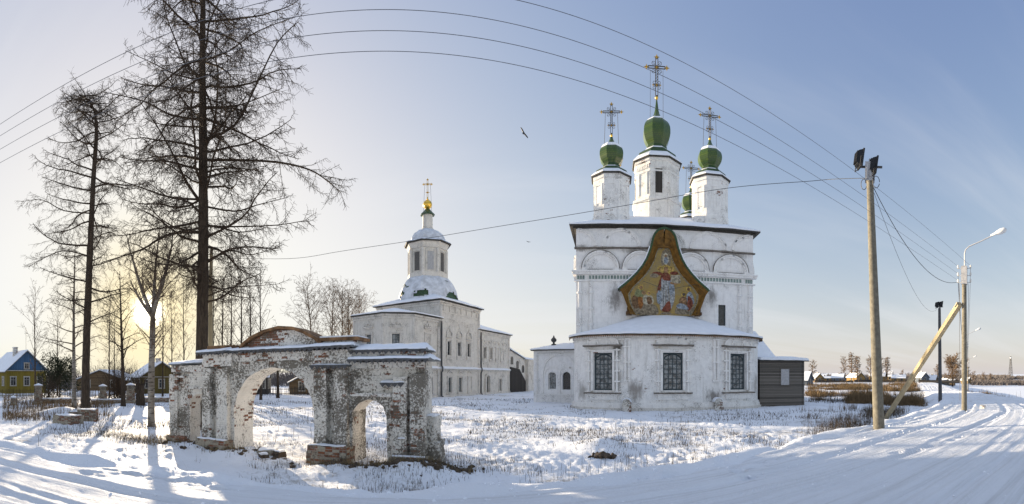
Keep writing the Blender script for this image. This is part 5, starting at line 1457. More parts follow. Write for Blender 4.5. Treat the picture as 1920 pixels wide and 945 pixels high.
for a_, c_, nm in ((lamps[0], lamps[1], 'first and second'), (lamps[1], lamps[2], 'second and third')):
    for (ix, iz, lv) in ((.33,-.12,'highest'),(-.33,-.5,'middle'),(-.33,-.85,'lowest')):
        p0 = a_.location + Rz @ Vector((ix,0,HL+iz+.12)); p1_ = c_.location + Rz @ Vector((ix,0,HL+iz+.12))
        pts = [tuple(p0.lerp(p1_, k/16)-Vector((0,0,1.0*4*(k/16)*(1-k/16)))) for k in range(17)]
        wire('road_wire', '%s wire strung between the %s street lamps down the road' % (lv, nm), pts, .012, 'wires along the road')
# service cables
snag_p = ray_ground(392, 27.6); snag_t = at(397, 466, 27.6)
ct = at(1618, 331, D0)
ctl = [(1632,334),(1560,336),(1500,341),(1370,352),(1180,384),(1000,414),(800,447),(640,471),(540,485),(400,484)]
Ds = [D0, 17.6, 18.0, 18.4, 19, 20, 22, 24, 25.5, 27.5]
pp = [Vector(at(px, py, D)) for (px, py), D in zip(ctl, Ds)]
out = []
for i in range(len(pp)-1):
    p0, p1_, p2, p3 = pp[max(i-1,0)], pp[i], pp[i+1], pp[min(i+2,len(pp)-1)]
    for k in range(6):
        u = k/6; out.append(tuple(.5*((2*p1_)+(-p0+p2)*u+(2*p0-5*p1_+4*p2-p3)*u*u+(-p0+3*p1_-3*p2+p3)*u**3)))
out.append(tuple(pp[-1]))
wire('service_cable', 'slack service cable running from the floodlight pole past the gilt lantern to the grey snag', out, .011, 'service cables')
def sag(p, q, s, n=20): return [tuple(p.lerp(q, k/n)-Vector((0,0,s*4*(k/n)*(1-k/n)))) for k in range(n+1)]
wire('service_cable', 'drooping cable from the near floodlight pole to the strutted street lamp post', sag(at(1638,352,D0), at(1795,529,Dp-.2), 1.0), .012, 'service cables')
wire('service_cable', 'thin cable from the near floodlight pole down to the slim dark pole', sag(at(1639,362,D0), at(1757,580,D2-.1), 1.5), .008, 'service cables')
# ------------------------------------------------------------------ birds
def bird(name, label, c, span, yaw, roll, pitch=.3):
    b = MB(); b.M = Matrix.Translation(c) @ Matrix.Rotation(yaw,4,'Z') @ Matrix.Rotation(roll,4,'Y') @ Matrix.Rotation(pitch,4,'X')
    s = span
    top = [(0,.26,0),(.05,.20,.02),(.10,.10,.03),(.30,.13,.07),(.42,.06,.09),(.52,-.06,.08),(.40,-.05,.07),(.28,-.07,.06),(.12,-.08,.03),(.05,-.18,.01),(.08,-.30,0),(0,-.28,0)]
    poly = top + [(-x,y,z) for x,y,z in reversed(top[1:-1])]
    n = len(poly)
    vs = [(x*s,y*s,z*s+.012*s) for x,y,z in poly]+[(x*s,y*s,z*s-.012*s) for x,y,z in poly]
    cu = len(vs); vs += [(0,.05*s,.07*s),(0,.05*s,-.07*s)]
    fs = [(i,(i+1)%n,cu) for i in range(n)]+[(n+(i+1)%n,n+i,cu+1) for i in range(n)]+[(i,n+i,n+(i+1)%n,(i+1)%n) for i in range(n)]
    b.add(vs, fs); o = b.build(name, M['feather'], smooth=80); return tag(o, label, 'bird', 'birds in flight')
bird('flying_bird', 'larger black bird in flight, higher in the open sky between the churches', at(982,250,55), 1.45, .4, .85, .9)
bird('flying_bird', 'tiny black bird in flight, lower in the sky beside the big church', at(990.5,453.5,80), .85, .3, .15, .2)
# ------------------------------------------------------------------ bare trees
class Tree:
    def __init__(s, seed): s.r = random.Random(seed); s.t = MB(); s.c = MB()
    def path(s, p, d, L, n, wig, grav, up=0.0):
        r = s.r; pts = [p]; st = L/n; d = Vector(d).normalized()
        for i in range(n):
            u = (i+1)/n
            d = d + Vector((r.gauss(0,wig), r.gauss(0,wig), r.gauss(0,wig)*.7 + grav*(1-u) + up*u))
            d.normalize(); p = p + d*st; pts.append(p)
        return pts
    def side(s, d, ang):
        r = s.r; d = Vector(d).normalized()
        a = Vector((r.gauss(0,1), r.gauss(0,1), r.gauss(0,.55))); a = a - d*a.dot(d); a.normalize()
        return d*math.cos(ang)+a*math.sin(ang)
def along(pts, u):
    f = u*(len(pts)-1); i = min(int(f), len(pts)-2); return pts[i].lerp(pts[i+1], f-i), (pts[i+1]-pts[i]).normalized()
def larch_limb(T, pts, r0, dens, droop, twl):
    r = T.r; n = len(pts); L = sum((pts[i+1]-pts[i]).length for i in range(n-1))
    T.c.tube(pts, [r0*(1-.82*i/(n-1))+.004 for i in range(n)], 5 if r0 > .05 else 4, cap=False)
    k = int(L*dens)
    for j in range(k):
        u = .10+.90*(j+r.random())/k
        p, d = along(pts, u)
        l = (.30+.90*r.random())*(.42*L*(1.15-u)+.30)
        sd = T.side(d, R(r.uniform(35,80)))
        q = T.path(p, sd, l, 5, .20, -droop*.45, .10)
        T.c.tube(q, [r0*.28*(1-u*.6)+.008, .016, .013, .011, .009, .007], 3, cap=False)
        m = int(l*twl)+1
        for w in range(m):
            uu = .15+.85*(w+r.random())/m
            p2, d2 = along(q, uu); l2 = r.uniform(.15,.50)
            s2 = T.side(d2, R(r.uniform(30,85))); s2.z -= droop*1.1
            q2 = T.path(p2, s2, l2, 2, .2, -droop*.6)
            T.c.tube(q2, [.0095,.0082,.0065], 3, cap=False)
def larch(name, label, base, H, r0, seed, spread, lean=(0,0), nl=70, lo=.17, extra=(), crook=None, dens=4.7, twl=12, fbias=None, group=None, top_lean=None, tap=.70, tpts=None):
    T = Tree(seed); r = T.r
    tp = []
    for k in range(19):
        u = k/18; z = -.4+H*u+.0
        x = lean[0]*u + .10*math.sin(3.1*u*3+seed)*u; y = lean[1]*u + .10*math.cos(2.3*u*3+seed)*u
        if top_lean and u > .72: x += top_lean*((u-.72)/.28)**1.5
        tp.append(Vector((x, y, z)))
    if tpts:
        Q = [Vector(q) for q in tpts]; tp = []
        for k in range(19):
            f_ = k/18*(len(Q)-1); i = min(int(f_), len(Q)-2); u = f_-i
            p0, p1_, p2, p3 = Q[max(i-1,0)], Q[i], Q[i+1], Q[min(i+2,len(Q)-1)]
            tp.append(.5*((2*p1_)+(-p0+p2)*u+(2*p0-5*p1_+4*p2-p3)*u*u+(-p0+3*p1_-3*p2+p3)*u**3))
    rr = [max(.02, r0*((1-k/18)**.80)*.96 + (.30*r0*max(0,1-k/1.2))) for k in range(19)]
    T.t.tube(tp, rr, 14)
    for i in range(nl):
        f = lo+(.985-lo)*((i+r.random()*.8)/nl)**.92
        p, d = along(tp, f)
        a = i*2.39996+r.uniform(-.5,.5)
        Ls = spread*(.45+.55*min(1,(f-lo+.12)/.25))*(1-tap*max(0,(f-.50)/.50)**1.25)*r.choice((.45,.7,.9,1.0,1.15))*r.uniform(.85,1.12)
        el = R(r.uniform(-14,34)) + .45*max(0,f-.6)
        dr = Vector((math.cos(a)*math.cos(el), math.sin(a)*math.cos(el), math.sin(el)))
        q = T.path(p, dr, Ls, 10, .15, -.07, .09)
        larch_limb(T, q, .030+.058*(Ls/spread)*(1-.5*f), dens, .34, twl)
    for e in extra:        # limbs read off the photograph, relative to the trunk foot
        pts, rad_ = e
        pts = [Vector(q) for q in pts]
        k_ = min(range(90), key=lambda q: abs(along(tp, q/90)[0].z-pts[0].z)); pts[0] = along(tp, k_/90)[0]
        sm = []
        for i in range(len(pts)-1):
            p0, p1_, p2, p3 = (Vector(pts[max(i-1,0)]), Vector(pts[i]), Vector(pts[i+1]), Vector(pts[min(i+2,len(pts)-1)]))
            for k in range(3):
                u = k/3; sm.append(.5*((2*p1_)+(-p0+p2)*u+(2*p0-5*p1_+4*p2-p3)*u*u+(-p0+3*p1_-3*p2+p3)*u**3))
        sm.append(Vector(pts[-1]))
        larch_limb(T, sm, rad_, dens*.8, .34, twl)
    t = thing(name, label, 'tree', tuple(base), 0, group)
    T.t.build('trunk', M['bark'], t, smooth=70, rough=(.5,.03,2.2) )
    T.c.build('crown', M['twig'], t)
    return t
def spt(base, D):       # photo position -> offset from a tree's foot, in the plane of its trunk
    return lambda px, py, dy=0.0: tuple(at(px, py, D+dy)-base)
DL = 26.3; LB = ray_ground(377, DL); S = spt(LB, DL)
larch('larch_tree', 'tallest bare larch with massive dark trunk just behind the gate', LB, 34.0, .44, 5, 6.0, (.35,.0), 105, .22,
      [([S(380,302),S(430,300),S(520,304),S(580,318),S(615,340),S(640,362)], .085), ([S(372,442),S(335,436),S(300,447),S(270,466),S(225,482),S(190,492)], .10),
       ([S(368,392,.2),S(352,345,.3),S(330,300,.4),S(300,245,.5),S(262,190,.6)], .10), ([S(388,268),S(440,235),S(480,160),S(520,80),S(560,40)], .085), ([S(384,205),S(430,200),S(470,190),S(530,165)], .06),
       ([S(390,392),S(440,396),S(480,385),S(540,370)], .06), ([S(372,230),S(320,215),S(270,190),S(190,172)], .07), ([S(372,380),S(320,370),S(260,350),S(215,335)], .07), ([S(388,420),S(440,425),S(520,422),S(580,412)], .06),
       ([S(388,500),S(430,470),S(470,478),S(525,462)], .05), ([S(388,560),S(430,540),S(480,536),S(525,532)], .04), ([S(380,120),S(430,95),S(480,60),S(560,30)], .055),([S(374,150),S(330,140),S(290,120),S(235,95)], .05)])
D_ = 39.5; B_ = gp(160, 771); D_ = math.hypot(B_.x, B_.y); S = spt(B_, D_)
larch('larch_tree', 'shorter bare larch with crooked top beside the brick block, left of the tallest larch', B_, 26.3, .40, 11, 4.6, (.55,.0), 80, .20,
      [([S(168,400),S(120,395),S(80,375),S(40,378)], .06),([S(165,480),S(120,470),S(80,485),S(55,500)], .06),([S(175,300),S(210,300),S(235,320)], .05),([S(176,205),S(150,195),S(125,190),S(100,205)], .05),([S(165,500),S(205,490),S(250,470)],.06),([S(172,215),S(195,205),S(225,225)],.05)], dens=4.6, twl=10.5, tap=.45, tpts=[S(160,785),S(161,690),S(164,590),S(168,490),S(172,400),S(176,320),S(181,250),S(178,212),S(166,188),S(148,178)])
def birch(name, label, base, H, r0, seed, mat='birch', twig='paletwig', nl=26, lo=.35, spread=.34, el0=50, fork=None, lean=(0,0), dens=1.6, tw=3.0, group=None, thick=1.0, cat='tree', rnd=False):
    T = Tree(seed); r = T.r; tp = []
    hh = H if not fork else fork[0]
    for k in range(13):
        u = k/12; tp.append(Vector((lean[0]*u*u+.05*math.sin(5*u+seed)*H*.1*u, lean[1]*u*u+.05*math.cos(4*u+seed)*H*.1*u, -.4+(hh+.4)*u)))
    e = .12 if not fork else .72
    T.t.tube(tp, [r0*(1-(1-e)*(k/12)**.9)+(.4*r0*max(0,1-k*1.2)) for k in range(13)], 10)
    stems = [(tp, hh, r0)]
    if fork:
        stems = []
        for (dx, dz, Lf) in fork[1]:
            q = T.path(tp[-1], Vector((dx, r.uniform(-.15,.15), dz)), Lf, 9, .06, 0, .05)
            T.t.tube([tp[-2]]+q, [r0*.6]+[r0*.62*(1-.85*i/9) for i in range(10)], 8); stems.append((q, Lf, r0*.6))
        stems.append((tp, hh, r0))
    def sub(pts, L, rad_, lev):
        k = max(2, int(L*dens*(1.0 if lev == 1 else 1.5)))
        for j in range(k):
            u = .18+.82*(j+r.random())/k; p, d = along(pts, u)
            l = L*r.uniform(.25,.55)*(1.15-u*.7)
            q = T.path(p, T.side(d, R(r.uniform(25,55))), l, 4, .12, .02, -.04)
            T.c.tube(q, [max(rad_*.45*(1-u*.5)*(1-i/5), .0055*thick) for i in range(5)], 3, cap=False)
            if lev < 2: sub(q, l, rad_*.4, lev+1)
            else:
                for w in range(int(l*tw)+1):
                    p2, d2 = along(q, r.uniform(.2,1)); s2 = T.side(d2, R(r.uniform(25,60))); s2.z -= .1
                    T.c.tube(T.path(p2, s2, r.uniform(.25,.6), 2, .12, -.12), [.006*thick,.0052*thick,.0040*thick], 3, cap=False)
    for (q, L, rad_) in stems:
        n = nl if not fork else max(6, int(nl*.7))
        l0 = lo if not (fork and q is not tp) else .12
        if fork and q is tp: l0 = .62
        for i in range(n):
            f = l0+(.99-l0)*(i+r.random()*.8)/n; p, d = along(q, f)
            a = i*2.4+r.uniform(-.4,.4); el = R(r.uniform(el0-14, el0+16))
            fu = (f-l0)/(1-l0); l = H*spread*((1-.75*fu**1.2) if not rnd else (.35+.65*math.sin(PI*(.12+.80*fu))))*r.uniform(.6,1.1)*(.75 if fork else 1)
            b_ = T.path(p, Vector((math.cos(a)*math.cos(el), math.sin(a)*math.cos(el), math.sin(el))), l, 6, .09, .02, -.05)
            T.c.tube(b_, [max(rad_*.34*(1-.6*f)*(1-.8*k/6), .007*thick) for k in range(7)], 4, cap=False)
            sub(b_, l, rad_*.34*(1-.6*f), 1)
    t = thing(name, label, cat, tuple(base), 0, group)
    T.t.build('trunk', M[mat], t, smooth=70); T.c.build('crown', M[twig], t)
    return t
C_ = gp(284, 799); Dc = math.hypot(C_.x, C_.y)
birch('birch_tree', 'pale forked birch standing in front of the low sun, its trunk bare to the fork', C_, 11.5, .235, 3, nl=24, spread=.30, fork=(6.6, [(-.34,1.0,5.4),(.22,1.0,5.8),(-.10,1,5.2),(.42,.9,4.2),(-.7,.7,3.2)]), dens=2.2, tw=3.5, thick=1.3)
birch('birch_tree', 'slender white-barked birch standing just left of the crooked larch', gp(139,766), 15.0, .24, 21, nl=28, lo=.30, spread=.24, el0=20, dens=2.0, thick=1.6)
birch('bare_tree', 'dark slim bare tree between the larch and the forked birch', gp(231,762), 13.5, .25, 33, mat='bark', twig='twig', nl=26, lo=.34, spread=.27, el0=35, lean=(-.6,0), dens=2.0, thick=1.6)
stt = gp(263, 760); T = Tree(8)
T.t.tube([Vector((0,0,-.4)),Vector((.05,0,.3)),Vector((.02,0,1.2)),Vector((.0,0,2.1))],[.62,.50,.42,.40],12)
for k in range(8):
    a = k*.8; T.t.tube(T.path(Vector((.2*math.cos(a),.2*math.sin(a),1.9)), Vector((math.cos(a)*.6,math.sin(a)*.6,1)), T.r.uniform(.5,1.1), 4, .2, 0), [.15,.12,.09,.06,.02], 6)
stump = tag(T.t.build('tree_stump', M['bark'], rough=(.3,.06,2.0)), 'thick broken stump beside the forked birch, by the old wall', 'stump'); stump.location = tuple(stt)
sg = thing('dead_trunk', 'bare grey snag leaning beside the tallest larch, holding the service cable', 'dead trunk', tuple(snag_p))
b = MB(); rl = snag_t-snag_p; b.tube([tuple(rl*u+Vector((.05*math.sin(6*u),0,0))) for u in (-.03,.2,.4,.6,.8,1.0)], [.17,.16,.15,.14,.13,.09], 9); b.tube([tuple(rl*.97),tuple(rl*.97+Vector((.05,0,.45)))],[.06,.02],6); b.build('trunk', M['palepost'], sg, smooth=60); b = MB(); b.tube([tuple(rl*.80),tuple(rl*.80+Vector((.5,0,.12)))],[.05,.02],5); b.build('branch_stub', M['bark'], sg)
ords = ['first','second','third','fourth','fifth','sixth','seventh','eighth','ninth','tenth']
for i, (px, py, D) in enumerate(((400,520,58),(417,500,60),(433,485,63),(452,472,57),(470,486,61),(489,498,58))):
    q = ray_ground(px, D); birch('bare_tree', '%s from left of the six slender bare trees between big larch trunk and gate pediment' % ords[i], q, EYE+(706-py)*D/F, .17, 40+i, mat='bark', twig='twig', nl=24, lo=.25, spread=.27, el0=58, dens=1.2, tw=1.8, group='slender bare trees behind the gate', thick=2.6)
for i, (px, py, D) in enumerate(((588,530,74),(621,548,78),(640,544,80),(652,545,76),(671,560,82))):
    q = ray_ground(px, D); birch('birch_tree', '%s from left of the five pale birches between gate pediment and winter church' % ords[i], q, EYE+(706-py)*D/F, .24, 60+i, mat='birch', twig='paletwig', nl=34, lo=.24, spread=.34, el0=56, dens=1.5, tw=2.0, lean=((-1.5 if i==0 else .3),0), group='birches beside the winter church', thick=2.6, rnd=True)
for i, (px, py, D) in enumerate(((66,540,58),(108,565,70),(205,520,62),(214,575,72),(305,505,64),(322,545,70),(345,520,60))):
    q = ray_ground(px, D); birch('bare_tree', '%s of seven thin bare trees behind the old wall, counted from the yellow house' % ords[i], q, EYE+(706-py)*D/F, .13, 240+i, mat='bark', twig='paletwig', nl=26, lo=.2, spread=.28, el0=54, dens=1.4, tw=2.2, group='thin bare trees behind the old wall', thick=2.2, rnd=True)
birch('bare_tree', 'dark bare tree seen through the great arch of the gate', ray_ground(521,64), 7.2, .28, 77, mat='bark', twig='twig', nl=12, lo=.5, spread=.22, dens=.9, tw=1.2, thick=1.5)
# undergrowth on the left: a bare bush and a dark evergreen
def bush(name, label, base, H, W, n, seed, twig='twig', cat='bush', group=None, thick=1.0):
    T = Tree(seed); r = T.r
    for i in range(n):
        a = r.uniform(0,2*PI); k = r.uniform(.0,1.0)
        q = T.path(Vector((r.gauss(0,W*.14), r.gauss(0,W*.14), -.15)), Vector((math.cos(a)*k*W/H, math.sin(a)*k*W/H, 1)), H*r.uniform(.55,1.05), 6, .11, .02)
        T.c.tube(q, [.022*thick*(1-.8*j/6)+.004 for j in range(7)], 3, cap=False)
        for w in range(7):
            p, d = along(q, r.uniform(.25,1)); T.c.tube(T.path(p, T.side(d, R(40)), H*r.uniform(.1,.28), 3, .15, 0), [.009*thick,.008*thick,.006*thick,.004*thick], 3, cap=False)
    t = T.c.build(name, M[twig]); t.location = tuple(base); return tag(t, label, cat, group)
def evergreen(name, label, base, H, W, seed, mat='needles', n=1500, cat='tree', group=None, size=.35, shape=1.0):
    T = Tree(seed); r = T.r
    T.t.tube([Vector((0,0,-.3)),Vector((0,0,H*.5)),Vector((.1,0,H*.95))],[H*.025,H*.016,.02],8)
    lob = [(r.uniform(-.5,.5)*W*.6, r.uniform(-.5,.5)*W*.6, H*r.uniform(.28,.86), W*r.uniform(.16,.30)) for _ in range(15)]
    for i in range(n):
        lx, ly, lz, lr = r.choice(lob)
        v = Vector((r.gauss(0,1), r.gauss(0,1), r.gauss(0,.8))).normalized()*lr*r.uniform(.5,1.1)
        p = Vector((lx,ly,lz))+v; d = (v.normalized()+Vector((r.gauss(0,.4),r.gauss(0,.4),.3+r.gauss(0,.4)))).normalized(); s_ = d.cross(Vector((r.gauss(0,1),r.gauss(0,1),r.gauss(0,1)))).normalized(); l = size*r.uniform(.5,1.3)
        T.c.add([tuple(p-s_*l*.22), tuple(p+s_*l*.22), tuple(p+d*l+s_*l*.05), tuple(p+d*l*.9-s_*l*.1)], [(0,1,2,3)])
    t = thing(name, label, cat, tuple(base), 0, group); T.t.build('trunk', M['bark'], t); T.c.build('crown', M[mat], t); return t
evergreen('evergreen_tree', 'rounded dark green bushy evergreen right of the yellow and blue house', ray_ground(112,66), 6.0, 5.6, 5, n=5200, size=.28)
evergreen('evergreen_tree', 'dark small evergreen peeping up behind the pediment of the gate', ray_ground(447,52), 7.0, 3.6, 9, n=1800, size=.30)
bush('bare_bush', 'dense brown leafless bush by the old wall, left of the low sun', ray_ground(222,56), 5.4, 3.6, 120, 4)
bush('bare_bush', 'thin leafless bush in front of the picket fence near the low sun', ray_ground(262,58), 4.6, 2.4, 40, 6)
bush('bare_bush', 'thin leafless bush right of the yellow house wall', ray_ground(92,62), 4.0, 3.0, 60, 14)
bush('bare_bush', 'scrubby bush at the foot of the winter church trees, beside the gate block', ray_ground(655,66), 3.6, 2.2, 30, 7)
# old boundary wall: brick posts with caps, low snowy wall stubs, picket fence
for i, (px, py, D, w, h) in enumerate(((72,760,48,.85,1.9),(193,757,50,.85,1.85),(245,756,50,.95,1.9),(25,766,46,.6,.7))):
    lb = ['square brick gatepost with snowy cap in front of the yellow house','brick post with snow cap right of the crooked larch trunk','crumbling pale brick post beside the broken stump','low broken brick post in weeds at far left'][i]
    q = ray_ground(px, D); t = thing('brick_post', lb, 'post', tuple(q), az_of(px)*-1, 'brick posts of the old wall')
    b = MB(); b.box(-w/2,w/2,-w/2,w/2,-.3,h*.62); b.box(-w*.42,w*.42,-w*.42,w*.42,h*.62,h); b.box(-w*.58,w*.58,-w*.58,w*.58,-.3,h*.2); b.build('shaft', M['gatebase'], t, rough=(.25,.03,2,i))
    b = MB(); b.box(-w*.55,w*.55,-w*.55,w*.55,h,h+.1); cp_ = b.build('cap', M['sheet'], t); b = MB(); b.add([(-w*.54,-w*.54,h+.1),(w*.54,-w*.54,h+.1),(w*.54,w*.54,h+.1),(-w*.54,w*.54,h+.1),(0,0,h+.3)],[(0,1,4),(1,2,4),(2,3,4),(3,0,4)]); b.build('snow_cap', M['snow'], cp_)
def lowwall(label, px0, px1, D0_, D1_, h=.55, seed=0):
    p, q = ray_ground(px0, D0_), ray_ground(px1, D1_); yaw = math.atan2(q.y-p.y, q.x-p.x); L = (q-p).length
    t = thing('low_wall', label, 'wall', tuple(p), yaw, 'stubs of the old boundary wall'); b = MB(); b.box(0,L,-.25,.25,-.4,h); b.build('masonry', M['gatebase'], t, rough=(.4,.09,1.2,seed))
    b = MB(); b.box(.05,L-.05,-.25,.28,h-.02,h+.12); b.build('snow_cap', M['snow'], t, rough=(.4,.08,1.2,seed), smooth=60)
lowwall('low ruined wall stub under snow between gatepost and slender birch', 78, 135, 48.5, 49, .5, 1)
lowwall('low ruined wall under snow between larch trunk and the stump', 170, 240, 49.5, 50, .45, 2)
lowwall('low ruined wall under snow from the forked birch to the gate', 268, 335, 50, 51, .55, 3)
def pickets(label, px0, px1, D0_, D1_, h=1.1, mat='brownwood', sp=.24, seed=0):
    p, q = ray_ground(px0, D0_), ray_ground(px1, D1_); yaw = math.atan2(q.y-p.y, q.x-p.x); L = (q-p).length; r = random.Random(seed)
    t = thing('picket_fence', label, 'fence', tuple(p), yaw, None); b = MB(); x = 0
    while x < L:
        if r.random() > .1:
            hh = h*r.uniform(.85,1.08); tl = r.uniform(-.05,.05); b.add([(x,-.02,-.2),(x+.09,-.02,-.2),(x+.09+tl,-.02,hh),(x+.045+tl,-.02,hh+.09),(x+tl,-.02,hh),(x,.0,-.2),(x+.09,.0,-.2),(x+.09+tl,.0,hh),(x+.045+tl,.0,hh+.09),(x+tl,.0,hh)],[(0,1,2,3,4),(9,8,7,6,5),(0,5,6,1),(1,6,7,2),(2,7,8,3),(3,8,9,4),(4,9,5,0)])
        x += sp*r.uniform(.85,1.15)
    b.build('picket_panel', M[mat], t); b = MB(); b.box(0,L,0,.05,.25,.33); b.box(0,L,0,.05,h*.75,h*.75+.08); b.build('rail', M[mat], t); return t
pickets('grey picket fence before the yellow and blue house', -12, 84, 66, 68, 1.2, 'olive', .22, 1)
pickets('brown picket fence between the yellow house and the old stump', 90, 262, 67, 66, 1.25, 'brownwood', .22, 2)
pickets('picket fence seen low through the great arch before a log house', 480, 585, 73, 74, 1.3, 'wood2', .25, 3)
# ------------------------------------------------------------------ houses
def house(name, label, px, D, yaw, w, dp, hw, hr, wall='brownwood', gablemat=None, snowroof=True, nwin=3, chim=None, ov=.35, group=None, sidewin=0, trimw=True, loft=False, detail=True):
    """gable front on local -y, ridge along y"""
    q = ray_ground(px, D); t = thing(name, label, 'house', tuple(q), yaw, group)
    b = MB(); b.box(-w/2,w/2,0,dp,-.5,hw); b.build('wall', M[wall], t)
    g = MB(); g.slab([(-w/2,hw),(w/2,hw),(0,hr)], .02, dp-.02); g.build('gable', M[gablemat or wall], t)
    sl_ = (hr-hw)/(w/2); e = w/2+ov; ze = hr-sl_*e
    b = MB()
    for sx in (-1,1):
        b.add([(0,-ov,hr+.02),(sx*e,-ov,ze+.02),(sx*e,dp+ov,ze+.02),(0,dp+ov,hr+.02),(0,-ov,hr+.16),(sx*e,-ov,ze+.14),(sx*e,dp+ov,ze+.14),(0,dp+ov,hr+.16)], [(0,1,5,4),(1,2,6,5),(2,3,7,6),(4,5,6,7),(0,3,2,1)] if sx > 0 else [(4,5,1,0),(5,6,2,1),(6,7,3,2),(7,6,5,4),(1,2,3,0)])
    ro = b.build('roof', M['tin'], t)
    if snowroof:
        b = MB()
        for sx in (-1,1):
            vs = [(0,-ov-.02,hr+.165),(sx*(e+.03),-ov-.02,ze+.145),(sx*(e+.03),dp+ov,ze+.145),(0,dp+ov,hr+.165),(0,-ov-.02,hr+.30),(sx*(e+.03),-ov-.02,ze+.27),(sx*(e+.03),dp+ov,ze+.27),(0,dp+ov,hr+.30)]
            b.add(vs, [(0,1,5,4),(1,2,6,5),(2,3,7,6),(4,5,6,7)] if sx > 0 else [(4,5,1,0),(5,6,2,1),(6,7,3,2),(7,6,5,4)])
        b.build('snow_layer', M['snow'] if snowroof is True else M[snowroof], ro)
    if chim is not None:
        b = MB(); b.box(chim[0]-.35,chim[0]+.35,chim[1]-.35,chim[1]+.35,hr-1.2,hr+.75); b.box(chim[0]-.42,chim[0]+.42,chim[1]-.42,chim[1]+.42,hr+.75,hr+.9); b.build('chimney', M['gatetop'], ro)
    def win(fr, ww=.85, hh=1.35):
        if not detail:
            m_ = MB(); m_.M = fr; m_.box(-ww/2-.12,ww/2+.12,-.05,.0,-.12,hh+.15); o = m_.build('window', M['trimboard'], t); m_ = MB(); m_.M = fr; m_.box(-ww/2,ww/2,-.07,-.052,0,hh); m_.build('pane', M['glassdk'], o); return
        m_ = MB(); m_.M = fr
        for sx in (-1,1): m_.box(sx*(ww/2+.09)-.09, sx*(ww/2+.09)+.09, -.06,.0,-.12,hh+.12)
        m_.box(-ww/2-.2,ww/2+.2,-.08,.0,hh,hh+.2); m_.box(-ww/2-.2,ww/2+.2,-.08,.0,-.2,-.02); m_.box(-.03,.03,-.05,.0,0,hh); m_.box(-ww/2,ww/2,-.05,.0,hh*.66,hh*.66+.05)
        o = m_.build('window', M['trimboard'], t); m_ = MB(); m_.M = fr; m_.box(-ww/2,ww/2,-.03,-.01,0,hh); m_.build('pane', M['glassdk'], o)
    for i in range(nwin): win(Matrix.Translation((-w/2+w*(i+.5)/nwin, 0, hw*.36)))
    for i in range(sidewin):
        win(Matrix.Translation((-w/2, dp*(i+.5)/sidewin, hw*.36)) @ Matrix.Rotation(-PI/2,4,'Z')); win(Matrix.Translation((w/2, dp*(i+.5)/sidewin, hw*.36)) @ Matrix.Rotation(PI/2,4,'Z'))
    if loft: win(Matrix.Translation((0,.02,hw+.35)), .7, .85)
    if detail and gablemat:
        b = MB(); b.box(-w/2-.2,w/2+.2,-.35,.0,hw-.12,hw+.02); b.build('fascia', M['trimboard'], t)
    return t
yh = house('wooden_house', 'yellow board house with bright blue gable and one loft window', 50, 80, R(84), 7.6, 9.5, 4.0, 7.35, 'yellow', 'blue', True, 3, (-.9,3.2), .45, None, 3, True, True)
b = MB(); b.tube([(0.3,1,7.2),(0.3,1,11.6)], .03, 5); b.build('aerial', M['iron'], yh)
house('wooden_house', 'olive board house with snowy grey roof between the forked birch and the gate', 303, 80, R(62), 7.5, 7.5, 3.0, 5.4, 'olive', 'olive', True, 3, (0,2), .5, None, 3)
house('wooden_house', 'low snow-roofed house far behind the brown picket fence', 188, 96, R(20), 12, 7, 2.2, 4.2, 'brownwood', None, True, 2, None, .4, None, 2)
house('log_house', 'long dark log house seen through the great arch of the gate', 505, 80, R(115), 6.5, 9, 2.9, 4.9, 'wood2', None, True, 3, None, .4, None, 5)
house('log_house', 'small brown log shed at the right inside the great arch', 566, 76, R(28), 4.2, 4, 1.9, 3.0, 'brownwood', None, True, 1, None, .3, None, 1)
